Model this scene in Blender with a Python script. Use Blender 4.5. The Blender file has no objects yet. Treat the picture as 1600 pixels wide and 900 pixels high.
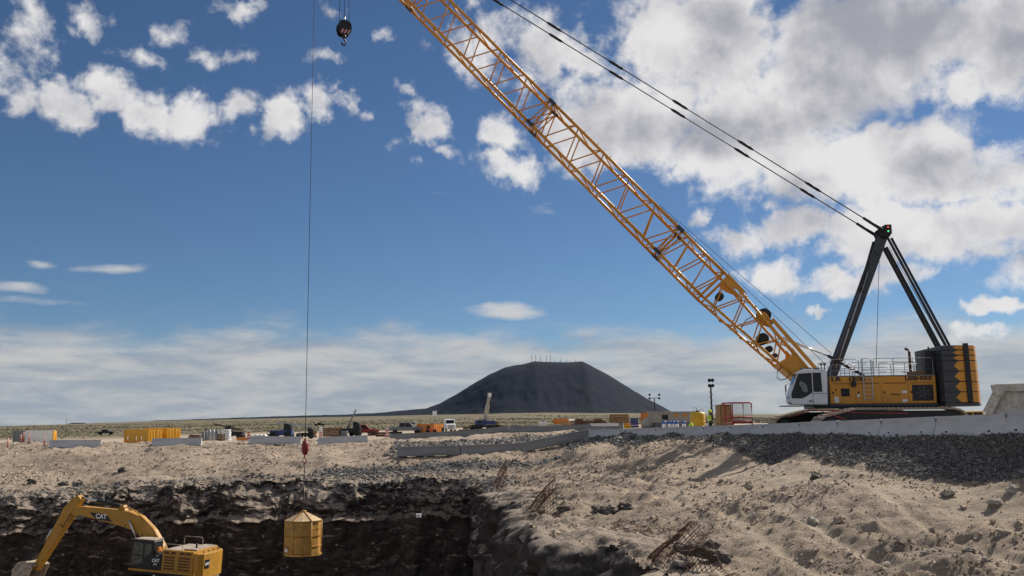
import bpy, bmesh, math, random
import numpy as np
from mathutils import Vector, Matrix, Euler
random.seed(7); rng = np.random.default_rng(11)
PI = math.pi; R = math.radians
S = bpy.context.scene
C = S.collection

# ------------------------------------------------------------------ camera
# world: X right, Y away from the viewer, Z up, eye level of the photographer is z = 0
FPX, PITCH, ROLL = 1463.0, R(8.17), R(-0.5)
cam = bpy.data.cameras.new('camera'); cam_o = bpy.data.objects.new('camera', cam); C.objects.link(cam_o)
cam.sensor_width = 36.0; cam.lens = FPX / 1600 * 36.0; cam.clip_start = 0.1; cam.clip_end = 40000
CM = Matrix.Rotation(PI / 2 + PITCH, 4, 'X') @ Matrix.Rotation(ROLL, 4, 'Z')
cam_o.matrix_world = CM
S.camera = cam_o
C3 = CM.to_3x3()
def ray(px, py): return C3 @ Vector(((px - 800) / FPX, (450 - py) / FPX, -1))
def at(px, py, Y):                     # surveyed point: bearing + distance
    d = ray(px, py); return d * (Y / d.y)
def atz(px, py, z):
    d = ray(px, py); return d * (z / d.z)

# ------------------------------------------------------------------ light
SUN_AZ, SUN_EL = R(50), R(37)          # azimuth clockwise from +Y
sdir = Vector((math.sin(SUN_AZ) * math.cos(SUN_EL), math.cos(SUN_AZ) * math.cos(SUN_EL), math.sin(SUN_EL)))
sun = bpy.data.lights.new('sun', 'SUN'); sun.energy = 5.0; sun.angle = R(0.6); sun.color = (1.0, 0.93, 0.83)
sun_o = bpy.data.objects.new('sun', sun); C.objects.link(sun_o)
sun_o.rotation_euler = sdir.to_track_quat('Z', 'Y').to_euler()
S.view_settings.view_transform = 'Standard'; S.view_settings.look = 'None'
S.view_settings.exposure = 0.22; S.view_settings.gamma = 1.0

W = bpy.data.worlds.new('World'); S.world = W; W.use_nodes = True
nt = W.node_tree; nt.nodes.clear()
class NB:                               # small node-graph writer
    def __init__(s, t): s.t = t
    def n(s, kind, **kw):
        x = s.t.nodes.new(kind)
        for k, v in kw.items(): setattr(x, k, v)
        return x
    def put(s, sock, v):
        if hasattr(v, 'links') or hasattr(v, 'is_linked'): s.t.links.new(v, sock)
        else: sock.default_value = v
    def m(s, op, a, b=0.0, c=0.0, clamp=False):
        x = s.n('ShaderNodeMath', operation=op, use_clamp=clamp)
        for i, v in enumerate((a, b, c)): s.put(x.inputs[i], v)
        return x.outputs[0]
    def v(s, op, a, b=(0, 0, 0)):
        x = s.n('ShaderNodeVectorMath', operation=op)
        s.put(x.inputs[0], a); s.put(x.inputs[1], b)
        return x.outputs[1] if op in ('LENGTH', 'DOT_PRODUCT', 'DISTANCE') else x.outputs[0]
    def ss(s, x, lo, hi, a=0.0, b=1.0, kind='SMOOTHSTEP'):
        q = s.n('ShaderNodeMapRange', interpolation_type=kind)
        for i, v in enumerate((x, lo, hi, a, b)): s.put(q.inputs[i], v)
        return q.outputs[0]
    def noise(s, vec, scale, detail=6, rough=0.55, dist=0.0, col=False, lac=2.0):
        q = s.n('ShaderNodeTexNoise'); s.put(q.inputs['Vector'], vec)
        q.inputs['Scale'].default_value = scale; q.inputs['Detail'].default_value = detail
        q.inputs['Roughness'].default_value = rough; q.inputs['Distortion'].default_value = dist
        q.inputs['Lacunarity'].default_value = lac
        return q.outputs['Color' if col else 'Fac']
    def mix(s, f, a, b, mode='MIX'):
        q = s.n('ShaderNodeMix', data_type='RGBA', blend_type=mode)
        s.put(q.inputs[0], f); s.put(q.inputs[6], a); s.put(q.inputs[7], b)
        return q.outputs[2]
    def comb(s, x, y, z=0.0):
        q = s.n('ShaderNodeCombineXYZ')
        for i, v in enumerate((x, y, z)): s.put(q.inputs[i], v)
        return q.outputs[0]
    def sep(s, v):
        q = s.n('ShaderNodeSeparateXYZ'); s.put(q.inputs[0], v); return q.outputs
def rgb(r, g, b): return (r, g, b, 1.0)
def ae(px, py):
    d = ray(px, py).normalized(); return math.atan2(d.x, d.y), math.asin(d.z)

def build_sky():
    b = NB(nt)
    sky = b.n('ShaderNodeTexSky', sky_type='NISHITA')
    sky.sun_disc = False; sky.sun_elevation = SUN_EL; sky.sun_rotation = SUN_AZ
    sky.altitude = 1500; sky.air_density = 1.0; sky.dust_density = 0.35; sky.ozone_density = 2.2
    geo = b.n('ShaderNodeTexCoord').outputs['Generated']
    d = b.v('NORMALIZE', geo); X, Y, Z = b.sep(d)
    az = b.m('ARCTAN2', X, Y); el = b.m('ARCSINE', Z)
    P = b.comb(az, el)
    # domain warp so that cloud outlines are ragged
    w1 = b.v('SUBTRACT', b.noise(d, 9.0, 5, 0.6, col=True), (0.5, 0.5, 0.5))
    w2 = b.v('MULTIPLY', w1, (0.16, 0.10, 0))
    Q = b.v('ADD', P, w2)
    def blobs(lst, p):
        acc = None
        for (px, py, rx, ry, amp) in lst:
            a0, e0 = ae(px, py); wx, wy = rx / FPX * 1.0, ry / FPX * 1.0
            v = b.v('MULTIPLY', b.v('SUBTRACT', p, (a0, e0, 0)), (1 / wx, 1 / wy, 0))
            g = b.ss(b.v('LENGTH', v), 0.0, 1.0, amp, 0.0)
            acc = g if acc is None else b.m('MAXIMUM', acc, g)
        return acc
    cum = [(75, 165, 60, 45, .9), (10, 160, 50, 45, .7), (165, 130, 75, 55, .9), (215, 165, 70, 55, 1), (285, 172, 75, 55, 1), (365, 165, 60, 50, .95),
           (440, 180, 70, 50, 1), (500, 165, 60, 45, .95), (540, 165, 30, 40, .75), (130, 25, 70, 60, .85), (30, 50, 70, 70, .72), (270, 30, 45, 35, .55),
           (370, 5, 70, 35, .85), (220, 75, 55, 30, .66), (345, 80, 75, 32, .7), (600, 42, 40, 25, .5), (520, 98, 50, 25, .5),
           (530, 8, 55, 30, .66), (615, 145, 30, 35, .6), (645, 212, 68, 66, 1.0), (690, 255, 40, 22, .5), (775, 205, 75, 55, .95), (800, 260, 85, 50, .95),
           (830, 90, 75, 80, .95), (760, 60, 95, 85, .8), (905, 95, 90, 60, .75), (930, 200, 120, 100, .92),
           (1080, 70, 230, 150, 1.1), (1010, 190, 190, 120, 1.05), (1180, 210, 260, 140, 1.1), (1330, 90, 300, 150, 1.15), (1560, 40, 330, 105, 1.2), (1790, 30, 300, 140, 1.2),
           (1400, 250, 260, 90, 1.05), (1560, 250, 150, 70, .85), (1480, 345, 240, 60, 1.0), (1260, 350, 180, 45, .85), (1150, 370, 100, 40, .8), (1330, 440, 160, 38, .85), (1210, 430, 90, 45, .8),
           (1090, 335, 50, 20, .62), (1420, 385, 200, 50, .8), (1500, 140, 60, 28, .6), (1270, 483, 34, 12, .7), (1545, 472, 85, 20, .75), (1530, 510, 70, 16, .65), (1650, 400, 150, 60, .7),
           (-150, 120, 140, 110, .8), (-380, 160, 160, 120, .7), (2000, 300, 260, 160, .9), (-90, 40, 70, 60, .6)]
    strat = [(65, 410, 50, 14, .8), (175, 418, 95, 18, .85), (35, 445, 75, 18, .8), (70, 470, 130, 16, .6), (800, 488, 120, 26, 1.0), (770, 482, 60, 14, .8),
             (700, 320, 150, 50, .30), (860, 330, 120, 60, .30), (1410, 497, 60, 9, .5)]
    fb = b.noise(d, 15.0, 11, 0.62, 0.25); fb2 = b.noise(d, 60.0, 8, 0.62)
    cum = [(x, y, rx * 1.08, ry * 1.08, a + (.36 if x > 870 else .15)) for x, y, rx, ry, a in cum]
    mk = blobs(cum, Q)
    # the broken cumulus goes on overhead and to the sides as it does at the top of the picture
    mk = b.m('MAXIMUM', mk, b.m('MULTIPLY', b.m('MAXIMUM', b.ss(el, 0.42, 0.60), b.m('MULTIPLY', b.ss(b.m('ABSOLUTE', az), 0.60, 0.85), b.ss(el, 0.14, 0.24))), b.ss(b.noise(d, 2.6, 4, .5), 0.40, 0.62, 0.12, 0.82)))
    fine = b.m('ADD', b.m('MULTIPLY', b.m('SUBTRACT', fb, 0.5), 2.7), b.m('MULTIPLY', b.m('SUBTRACT', fb2, 0.5), 1.0))
    dens = b.m('ADD', mk, b.m('MULTIPLY', fine, b.ss(mk, .5, 1.5, 1.0, .62)))
    covC = b.ss(dens, 0.20, 1.02, 0.0, 0.97)
    # self shading: cloud thickness towards the sun (sun stands to the upper right of the frame)
    sv = b.v('ADD', d, tuple(x * 0.030 for x in (0.55, 0.05, 0.85)))
    fbs = b.noise(sv, 15.0, 8, 0.6, 0.25)
    relief = b.m('SUBTRACT', fb, fbs)
    thick = b.ss(dens, 0.62, 1.5)
    low = b.noise(d, 6.0, 4, 0.5)
    a1, e1 = ae(1600, -60); a2, e2 = ae(1230, 190)
    gy1 = b.ss(b.v('LENGTH', b.v('MULTIPLY', b.v('SUBTRACT', Q, (a1, e1, 0)), (1 / .34, 1 / .13, 0))), 0.15, 1.0, 1.0, 0.0)
    gy2 = b.ss(b.v('LENGTH', b.v('MULTIPLY', b.v('SUBTRACT', Q, (a2, e2, 0)), (1 / .26, 1 / .05, 0))), 0.1, 1.0, 0.75, 0.0)
    grey = b.m('MAXIMUM', gy1, gy2)
    shade = b.m('ADD', b.m('MULTIPLY', thick, b.m('ADD', b.m('MULTIPLY', b.m('SUBTRACT', low, 0.42), 1.0), 0.16)), b.m('MULTIPLY', relief, -1.5))
    sv2 = b.v('ADD', d, tuple(x * 0.05 for x in (0.5, 0.05, 0.85)))
    rel2 = b.m('SUBTRACT', b.noise(d, 13.0, 2, 0.5), b.noise(sv2, 13.0, 2, 0.5))
    shade = b.m('ADD', shade, b.m('ADD', b.m('MULTIPLY', grey, 0.55), b.m('MULTIPLY', rel2, -1.3)))
    shade = b.ss(shade, -0.22, 0.85)
    ccol = b.mix(shade, rgb(7.9, 7.75, 7.7), rgb(3.55, 3.6, 4.05))
    # thin streaks
    st_v = b.v('MULTIPLY', d, (1, 1, 4.5))
    sn = b.noise(st_v, 11.0, 9, 0.6, 0.3)
    covS = b.ss(b.m('ADD', blobs(strat, b.v('ADD', P, b.v('MULTIPLY', w1, (.06, .02, 0)))), b.m('MULTIPLY', b.m('SUBTRACT', sn, 0.5), 1.5)), 0.30, 0.95, 0, .85)
    # bank of stratus above the horizon, the same right round
    eb = b.m('ADD', el, b.m('MULTIPLY', b.m('SUBTRACT', b.noise(b.v('MULTIPLY', d, (1, 1, 3)), 9.0, 9, 0.62), 0.5), 0.10))
    top = ae(300, 520)[1]
    cov_b = b.m('MULTIPLY', b.ss(eb, top + 0.016, top - 0.026), 0.90)
    bn = b.noise(b.v('MULTIPLY', d, (1, 1, 5.5)), 9.0, 10, 0.62, 0.3)
    bandlow = b.ss(el, 0.0, top, 1.0, 0.0)
    bcol = b.mix(b.ss(b.m('ADD', bn, b.m('MULTIPLY', bandlow, 0.10)), 0.38, 0.70), rgb(5.6, 5.5, 5.35), rgb(3.3, 3.65, 4.2))
    skyc = b.mix(1.0, sky.outputs[0], rgb(0.44, 0.555, 0.67), 'MULTIPLY')
    c = b.mix(cov_b, skyc, bcol)
    c = b.mix(covS, c, rgb(6.2, 6.1, 6.0))
    c = b.mix(b.m('MULTIPLY', covC, b.m('MULTIPLY', b.ss(el, 0.03, 0.10), b.ss(mk, 0.01, 0.22))), c, ccol)
    bg = b.n('ShaderNodeBackground'); bg.inputs['Strength'].default_value = 0.088
    nt.links.new(c, bg.inputs['Color'])
    out = b.n('ShaderNodeOutputWorld'); nt.links.new(bg.outputs[0], out.inputs['Surface'])
build_sky()
W.cycles.sampling_method = 'MANUAL'; W.cycles.sample_map_resolution = 256
S.cycles.max_bounces = 5; S.cycles.diffuse_bounces = 2; S.cycles.glossy_bounces = 2; S.cycles.transmission_bounces = 2; S.cycles.volume_bounces = 0
# ------------------------------------------------------------------ materials
MAT = {}
def mat(name, col, rough=0.7, metal=0.0, var=0.12, vscale=3.0, dust=0.0, dustcol=(.34, .28, .21), bump=0.0, bscale=20.0, spec=0.4, col2=None, emit=None):
    """painted / plain surface: fine colour variation, dust lying in uneven patches, optional relief"""
    m = bpy.data.materials.new(name); m.use_nodes = True; t = m.node_tree; b = NB(t)
    p = t.nodes['Principled BSDF']
    tc = b.n('ShaderNodeTexCoord').outputs['Object']
    n1 = b.noise(tc, vscale, 6, 0.6); c1 = rgb(*col)
    c2 = rgb(*(col2 or tuple(x * (1 - 2.2 * var) for x in col)))
    c = b.mix(b.ss(n1, 0.35, 0.68), c1, c2)
    if dust > 0:
        n2 = b.noise(tc, vscale * 2.3 + 1, 7, 0.65)
        c = b.mix(b.m('MULTIPLY', b.ss(n2, 0.42, 0.75), dust), c, rgb(*dustcol))
    t.links.new(c, p.inputs['Base Color'])
    p.inputs['Roughness'].default_value = rough; p.inputs['Metallic'].default_value = metal
    p.inputs['Specular IOR Level'].default_value = spec
    if emit:
        p.inputs['Emission Color'].default_value = rgb(*emit[:3]); p.inputs['Emission Strength'].default_value = emit[3]
    if bump > 0:
        bp = b.n('ShaderNodeBump'); bp.inputs['Strength'].default_value = bump; bp.inputs['Distance'].default_value = 0.03
        t.links.new(b.noise(tc, bscale, 6, 0.6), bp.inputs['Height']); t.links.new(bp.outputs[0], p.inputs['Normal'])
    MAT[name] = m; return m
mat('crane_yellow', (.64, .27, .015), .42, var=.06, vscale=1.2, dust=.22, dustcol=(.46, .30, .13), spec=.5)
mat('crane_yellow_dark', (.36, .13, .010), .5, var=.08)
mat('crane_grey', (.045, .050, .060), .45, var=.12, dust=.16, dustcol=(.16, .14, .12))
mat('black_steel', (.016, .016, .018), .5, var=.1, dust=.10, dustcol=(.12, .10, .08))
mat('cab_white', (.70, .71, .72), .4, var=.04, dust=.12)
mat('dark_glass', (.012, .014, .016), .12, var=.0, spec=.3)
mat('reflection_tone_glass', (.075, .085, .075), .15, var=.3, vscale=4, spec=.6)  # window reflections put into the base colour as lighter grey-green patches
mat('galvanised', (.42, .43, .44), .4, metal=.6, var=.1)
mat('chrome', (.62, .62, .60), .22, metal=.9, var=.05)
mat('dusty_steel', (.46, .38, .29), .85, var=.2, vscale=5, col2=(.22, .185, .15))
mat('bin_lid', (.64, .46, .25), .6, var=.14, vscale=2.2, dust=.5, dustcol=(.58, .48, .34))  # paler than the body: light on the lid put into the colour, plus dust
mat('rope', (.030, .030, .032), .6, metal=.3, var=.1)
mat('white_paint', (.82, .82, .80), .55, var=.05, dust=.2)
mat('red_paint', (.42, .025, .025), .5, var=.1, dust=.15)
mat('dark_red', (.24, .018, .018), .5, var=.12, dust=.2)
mat('orange_red', (.80, .12, .03), .6, var=.1)
mat('orange_paint', (.72, .24, .035), .55, var=.08, dust=.12)
mat('container_yellow', (.76, .37, .012), .5, var=.06, dust=.12)
mat('cat_yellow', (.48, .235, .016), .52, var=.10, dust=.45, dustcol=(.30, .23, .15))
mat('cat_black', (.012, .012, .013), .5, var=.1, dust=.12, dustcol=(.10, .085, .07))
mat('concrete', (.55, .545, .53), .85, var=.10, vscale=1.3, dust=.22, dustcol=(.27, .25, .22), bump=.35, bscale=30)
mat('shaded_concrete', (.27, .265, .25), .88, var=.14, vscale=1.3, dust=.25, dustcol=(.22, .20, .17), bump=.35, bscale=30)  # the barrier concrete again, shade on its faces put into a darker colour
mat('bin_paint', (.52, .265, .042), .55, var=.16, vscale=2.2, dust=.4, dustcol=(.52, .40, .24))
mat('rust', (.13, .058, .030), .8, var=.25, vscale=9)
mat('plywood', (.40, .25, .12), .8, var=.12, vscale=4)
mat('brown_crate', (.26, .145, .065), .85, var=.15)
mat('blue_paint', (.020, .045, .19), .5, var=.1, dust=.15)
mat('bright_blue', (.05, .16, .50), .4, var=.1)
mat('hi_vis', (.50, .72, .03), .7, var=.04)
mat('helmet', (.66, .80, .02), .45, var=.02)
mat('skin', (.36, .20, .13), .6, var=.03)
mat('dark_cloth', (.022, .024, .032), .9, var=.1)
mat('tan_sheet', (.40, .36, .29), .7, var=.06)
mat('tank_yellow', (.72, .43, .02), .5, var=.1, vscale=1.2, dust=.25, dustcol=(.50, .33, .10))
mat('dirty_truck', (.66, .61, .52), .8, var=.1, vscale=2.5, dust=.75, dustcol=(.25, .19, .13), bump=.3)
mat('tyre', (.018, .018, .018), .9, var=.1, dust=.3, dustcol=(.15, .13, .10))
mat('tan_paint', (.42, .40, .33), .6, var=.06, dust=.15)
mat('grey_metal', (.20, .21, .215), .55, var=.12, dust=.2)
mat('lamp_red', (.8, .05, .02), .3, emit=(1, .12, .04, .8)); mat('lamp_green', (.1, .8, .2), .3, emit=(.15, 1, .3, .8))
mat('lens', (.75, .77, .80), .2, var=.02)

def dirt_nodes(b, pos):
    flat = b.v('MULTIPLY', pos, (1, 1, 0.0))
    big = b.noise(flat, .16, 5, .55); mid = b.noise(flat, .9, 7, .62); fin = b.noise(pos, 4.0, 10, .72)
    dirt = b.mix(b.ss(b.m('ADD', b.m('MULTIPLY', big, .55), b.m('MULTIPLY', mid, .45)), .40, .62), rgb(.485, .385, .290), rgb(.295, .234, .178))
    dirt = b.mix(b.ss(fin, .52, .76), dirt, rgb(.19, .145, .105))
    dirt = b.mix(b.ss(b.noise(b.v('MULTIPLY', pos, (.55, .9, 0)), .8, 8, .68), .55, .68, 0, .75), dirt, rgb(.165, .138, .115))
    return b.mix(b.ss(b.noise(pos, 11, 7, .65), .58, .72), dirt, rgb(.47, .385, .29)), mid
def rock_mat(name, a, c, dust=None, bump=.5, scale=5.0, rough=.95):
    m = bpy.data.materials.new(name); m.use_nodes = True; t = m.node_tree; b = NB(t); p = t.nodes['Principled BSDF']
    g = b.n('ShaderNodeNewGeometry'); pos = g.outputs['Position']
    n1 = b.noise(pos, scale, 8, .65); rnd = g.outputs['Random Per Island']
    col = b.mix(b.ss(b.m('ADD', n1, b.m('MULTIPLY', b.m('SUBTRACT', rnd, .5), .5)), .3, .72), rgb(*a), rgb(*c))
    if dust:                         # pale dust that settled on ledges and other upward faces
        nz = b.sep(g.outputs['Normal'])[2]
        f = b.ss(b.m('ADD', nz, b.m('MULTIPLY', b.m('SUBTRACT', b.noise(pos, 2.2, 9, .72), .5), 2.0)), .40, .98)
        col = b.mix(b.m('MULTIPLY', f, dust[3]), col, b.mix(.35, dirt_nodes(b, pos)[0], rgb(.16, .135, .115)) if name == 'pit_rock' else rgb(*dust[:3]))
    t.links.new(col, p.inputs['Base Color']); p.inputs['Roughness'].default_value = rough; p.inputs['Specular IOR Level'].default_value = .25
    if bump:
        bp = b.n('ShaderNodeBump'); bp.inputs['Strength'].default_value = bump; bp.inputs['Distance'].default_value = .12
        t.links.new(b.noise(pos, scale * 1.6, 9, .68), bp.inputs['Height']); t.links.new(bp.outputs[0], p.inputs['Normal'])
    MAT[name] = m; return m
rock_mat('pit_rock', (.098, .079, .066), (.031, .026, .023), (.34, .27, .19, .92), .9, 1.4)
rock_mat('clod', (.47, .373, .28), (.27, .213, .16), None, .3, 9)
rock_mat('pale_rock', (.50, .44, .36), (.33, .28, .22), None, .5, 6)
rock_mat('grey_rock', (.28, .265, .245), (.15, .14, .13), (.36, .31, .25, .5), .5, 4)
rock_mat('basalt', (.17, .150, .135), (.075, .068, .062), (.34, .27, .20, .6), .5, 5)
rock_mat('crushed', (.27, .245, .22), (.075, .070, .064), None, .2, 8)
rock_mat('crushed_grey', (.26, .25, .235), (.10, .098, .095), None, .2, 8)
rock_mat('sage', (.185, .160, .100), (.105, .098, .062), None, 0, 3)

def ground_mat():
    m = bpy.data.materials.new('ground_soil'); m.use_nodes = True; t = m.node_tree; b = NB(t); p = t.nodes['Principled BSDF']
    g = b.n('ShaderNodeNewGeometry'); pos = g.outputs['Position']
    dirt, mid = dirt_nodes(b, pos)
    at_ = b.n('ShaderNodeAttribute'); at_.attribute_name = 'zone'
    zr, zg, zb = [o for o in b.sep(at_.outputs['Vector'])]
    gr = b.mix(b.ss(b.noise(pos, 9.0, 7, .7), .38, .66), rgb(.20, .185, .17), rgb(.065, .060, .056))
    road = b.mix(b.ss(mid, .35, .7), rgb(.56, .46, .345), rgb(.43, .35, .26))
    # sage-covered plain: mottled scrub in patches and long thin belts
    fv = b.v('MULTIPLY', pos, (.0055, .0028, 0)); s1 = b.noise(fv, 4.0, 8, .62); s2 = b.noise(b.v('MULTIPLY', pos, (.06, .02, 0)), 5.0, 8, .72)
    sg = b.mix(b.ss(s1, .40, .62), rgb(.215, .178, .105), rgb(.130, .115, .072))
    sg = b.mix(b.ss(s2, .45, .62, 0, .7), sg, rgb(.105, .098, .064))
    sg = b.mix(b.ss(b.noise(b.v('MULTIPLY', pos, (.002, .010, 0)), 5.0, 6, .6), .60, .68, 0, .8), sg, rgb(.33, .275, .17))
    c = b.mix(zg, dirt, road); c = b.mix(zr, c, gr); c = b.mix(zb, c, sg)
    t.links.new(c, p.inputs['Base Color']); p.inputs['Roughness'].default_value = .97; p.inputs['Specular IOR Level'].default_value = .15
    bp = b.n('ShaderNodeBump'); bp.inputs['Strength'].default_value = 1.0; bp.inputs['Distance'].default_value = .22
    h = b.m('ADD', b.noise(pos, 3.2, 10, .72), b.m('MULTIPLY', b.noise(pos, 14, 6, .65), .45))
    t.links.new(h, bp.inputs['Height']); t.links.new(bp.outputs[0], p.inputs['Normal'])
    MAT['ground'] = m
ground_mat()
def butte_mat():
    m = bpy.data.materials.new('butte_slope'); m.use_nodes = True; t = m.node_tree; b = NB(t); p = t.nodes['Principled BSDF']
    pos = b.n('ShaderNodeNewGeometry').outputs['Position']
    c = b.mix(b.ss(b.noise(b.v('MULTIPLY', pos, (.010, .010, .004)), 1.5, 8, .65), .38, .66), rgb(.013, .016, .025), rgb(.008, .010, .018))
    c = b.mix(b.ss(b.noise(b.v('MULTIPLY', pos, (.03, .03, .008)), 1.2, 6, .6), .58, .74, 0, .25), c, rgb(.040, .036, .034))
    t.links.new(c, p.inputs['Base Color']); p.inputs['Roughness'].default_value = 1; p.inputs['Specular IOR Level'].default_value = .1
    MAT['butte'] = m
butte_mat()

# ------------------------------------------------------------------ mesh helpers
class MB:
    def __init__(s): s.v = []; s.f = []; s.sm = []
    def add(s, vs, fs, smooth=False):
        o = len(s.v); s.v += [tuple(x) for x in vs]; s.f += [tuple(i + o for i in f) for f in fs]; s.sm += [smooth] * len(fs); return s
    def box(s, c, sz, rot=None):
        c = Vector(c); h = [x / 2 for x in sz]
        vs = [Vector((x * h[0], y * h[1], z * h[2])) for x in (-1, 1) for y in (-1, 1) for z in (-1, 1)]
        if rot is not None: vs = [rot @ v for v in vs]
        return s.add([v + c for v in vs], [(0, 1, 3, 2), (4, 6, 7, 5), (0, 4, 5, 1), (2, 3, 7, 6), (0, 2, 6, 4), (1, 5, 7, 3)])
    def b2(s, lo, hi): return s.box([(a + b) / 2 for a, b in zip(lo, hi)], [abs(b - a) for a, b in zip(lo, hi)])
    @staticmethod
    def frame(d, up=(0, 0, 1)):
        d = Vector(d).normalized(); up = Vector(up)
        if abs(d.dot(up)) > .98: up = Vector((1, 0, 0)) if abs(d.x) < .9 else Vector((0, 1, 0))
        a = d.cross(up).normalized(); return d, a, a.cross(d)
    def bar(s, p0, p1, w, h=None, up=(0, 0, 1), w1=None, h1=None):
        h = h or w; w1 = w1 or w; h1 = h1 or h; p0 = Vector(p0); p1 = Vector(p1); d, a, u = s.frame(p1 - p0, up); vs = []
        for p, ww, hh in ((p0, w, h), (p1, w1, h1)):
            for i, j in ((-1, -1), (1, -1), (1, 1), (-1, 1)): vs.append(p + a * (i * ww / 2) + u * (j * hh / 2))
        return s.add(vs, [(3, 2, 1, 0), (4, 5, 6, 7), (0, 1, 5, 4), (1, 2, 6, 5), (2, 3, 7, 6), (3, 0, 4, 7)])
    def tube(s, p0, p1, r, r1=None, n=8):
        r1 = r if r1 is None else r1; p0 = Vector(p0); p1 = Vector(p1); d, a, u = s.frame(p1 - p0); vs = []
        for p, q in ((p0, r), (p1, r1)):
            for k in range(n): vs.append(p + (a * math.cos(2 * PI * k / n) + u * math.sin(2 * PI * k / n)) * q)
        s.add(vs, [(k, (k + 1) % n, n + (k + 1) % n, n + k) for k in range(n)], True)
        o = len(s.v) - 2 * n
        s.f += [tuple(o + n - 1 - k for k in range(n)), tuple(o + n + k for k in range(n))]; s.sm += [False, False]; return s
    def path(s, pts, r, n=6):
        pts = [Vector(p) for p in pts]
        vs = []; m = len(pts)
        for i, p in enumerate(pts):
            d, a, u = s.frame(pts[min(i + 1, m - 1)] - pts[max(i - 1, 0)])
            vs += [p + (a * math.cos(2 * PI * k / n) + u * math.sin(2 * PI * k / n)) * r for k in range(n)]
        return s.add(vs, [(i * n + k, i * n + (k + 1) % n, (i + 1) * n + (k + 1) % n, (i + 1) * n + k) for i in range(m - 1) for k in range(n)], True)
    def prism(s, poly, axis, a, b, scale1=None):
        n = len(poly); vs = []
        for q in (a, b):
            for (u, w) in poly: vs.append({'x': (q, u, w), 'y': (u, q, w), 'z': (u, w, q)}[axis])
        return s.add(vs, [tuple(range(n))[::-1], tuple(range(n, 2 * n))] + [(i, (i + 1) % n, n + (i + 1) % n, n + i) for i in range(n)])
    def lathe(s, prof, n=20, c=(0, 0, 0), axis='z'):
        vs = []
        for r, z in prof:
            for k in range(n):
                x, y = r * math.cos(2 * PI * k / n), r * math.sin(2 * PI * k / n)
                q = {'z': (x, y, z), 'y': (x, z, y), 'x': (z, x, y)}[axis]; vs.append([q[i] + c[i] for i in range(3)])
        m = len(prof)
        s.add(vs, [(i * n + k, i * n + (k + 1) % n, (i + 1) * n + (k + 1) % n, (i + 1) * n + k) for i in range(m - 1) for k in range(n)], True)
        o = len(s.v) - m * n
        s.f += [tuple(o + k for k in range(n)), tuple(o + (m - 1) * n + k for k in range(n))]; s.sm += [False, False]; return s
    def mesh(s, name, m):
        me = bpy.data.meshes.new(name); me.from_pydata(s.v, [], s.f)
        bm = bmesh.new(); bm.from_mesh(me); bmesh.ops.recalc_face_normals(bm, faces=bm.faces); bm.to_mesh(me); bm.free()
        me.polygons.foreach_set('use_smooth', s.sm); me.materials.append(MAT[m] if isinstance(m, str) else m); me.update(); return me
    def build(s, name, m, parent=None, bevel=0, loc=None, rz=None):
        o = bpy.data.objects.new(name, s.mesh(name, m)); C.objects.link(o)
        if parent: o.parent = parent
        if loc is not None: o.location = loc
        if rz is not None: o.rotation_euler = (0, 0, rz)
        if bevel:
            q = o.modifiers.new('bevel', 'BEVEL'); q.width = bevel; q.segments = 2; q.limit_method = 'ANGLE'; q.angle_limit = R(40)
        return o
def inst(me, name, parent=None, loc=(0, 0, 0), rot=None, scale=None):
    o = bpy.data.objects.new(name, me); C.objects.link(o); o.parent = parent; o.location = loc
    if rot is not None: o.rotation_euler = rot
    if scale is not None: o.scale = scale
    return o
def tag(o, label=None, cat=None, group=None, kind=None):
    if label: o['label'] = label
    if cat: o['category'] = cat
    if group: o['group'] = group
    if kind: o['kind'] = kind
    return o
def thing(name, loc, rz, label, cat, group=None):
    o = bpy.data.objects.new(name, None); C.objects.link(o); o.location = loc; o.rotation_euler = (0, 0, rz); o.empty_display_size = .5
    return tag(o, label, cat, group)
def copy_tree(o, parent=None):
    c = o.copy(); C.objects.link(c); c.parent = parent
    for ch in list(o.children): copy_tree(ch, c)
    return c
def text(name, s, size, m, parent, loc, rot, depth=.008, bold=0.0, xs=1.0):
    cu = bpy.data.curves.new('t', 'FONT'); cu.body = s; cu.size = size; cu.extrude = depth; cu.offset = bold; cu.align_x = 'CENTER'; cu.align_y = 'CENTER'
    cu.resolution_u = 3
    t = bpy.data.objects.new('t', cu); C.objects.link(t); bpy.context.view_layer.update()
    me = bpy.data.meshes.new_from_object(t.evaluated_get(bpy.context.evaluated_depsgraph_get()))
    bpy.data.objects.remove(t); me.materials.clear(); me.materials.append(MAT[m]); me.name = name
    return inst(me, name, parent, loc, rot, (xs, 1, 1))

# ------------------------------------------------------------------ noise in numpy
def vnoise(x, y, seed=0):
    xi = np.floor(x).astype(np.int64); yi = np.floor(y).astype(np.int64); xf = x - xi; yf = y - yi
    def h(a, b):
        n = (a * 374761393 + b * 668265263 + seed * 1442695041) & 0x7fffffff
        n = ((n ^ (n >> 13)) * 1274126177) & 0x7fffffff
        return ((n ^ (n >> 16)) & 0xffff) / 65535.0
    u = xf * xf * xf * (xf * (xf * 6 - 15) + 10); v = yf * yf * yf * (yf * (yf * 6 - 15) + 10)
    return (h(xi, yi) * (1 - u) + h(xi + 1, yi) * u) * (1 - v) + (h(xi, yi + 1) * (1 - u) + h(xi + 1, yi + 1) * u) * v - .5
def fbm(x, y, sc, oct=4, seed=0, rough=.5, ridge=False):
    r = 0; a = 1; f = 1 / sc
    for i in range(oct):
        n = vnoise(x * f + 17.3 * i, y * f - 9.1 * i, seed + i)
        r = r + a * ((.25 - np.abs(n)) if ridge else n); a *= rough; f *= 2.03
    return r
def sstep(x, a, b):
    t = np.clip((x - a) / (b - a), 0, 1); return t * t * (3 - 2 * t)
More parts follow.
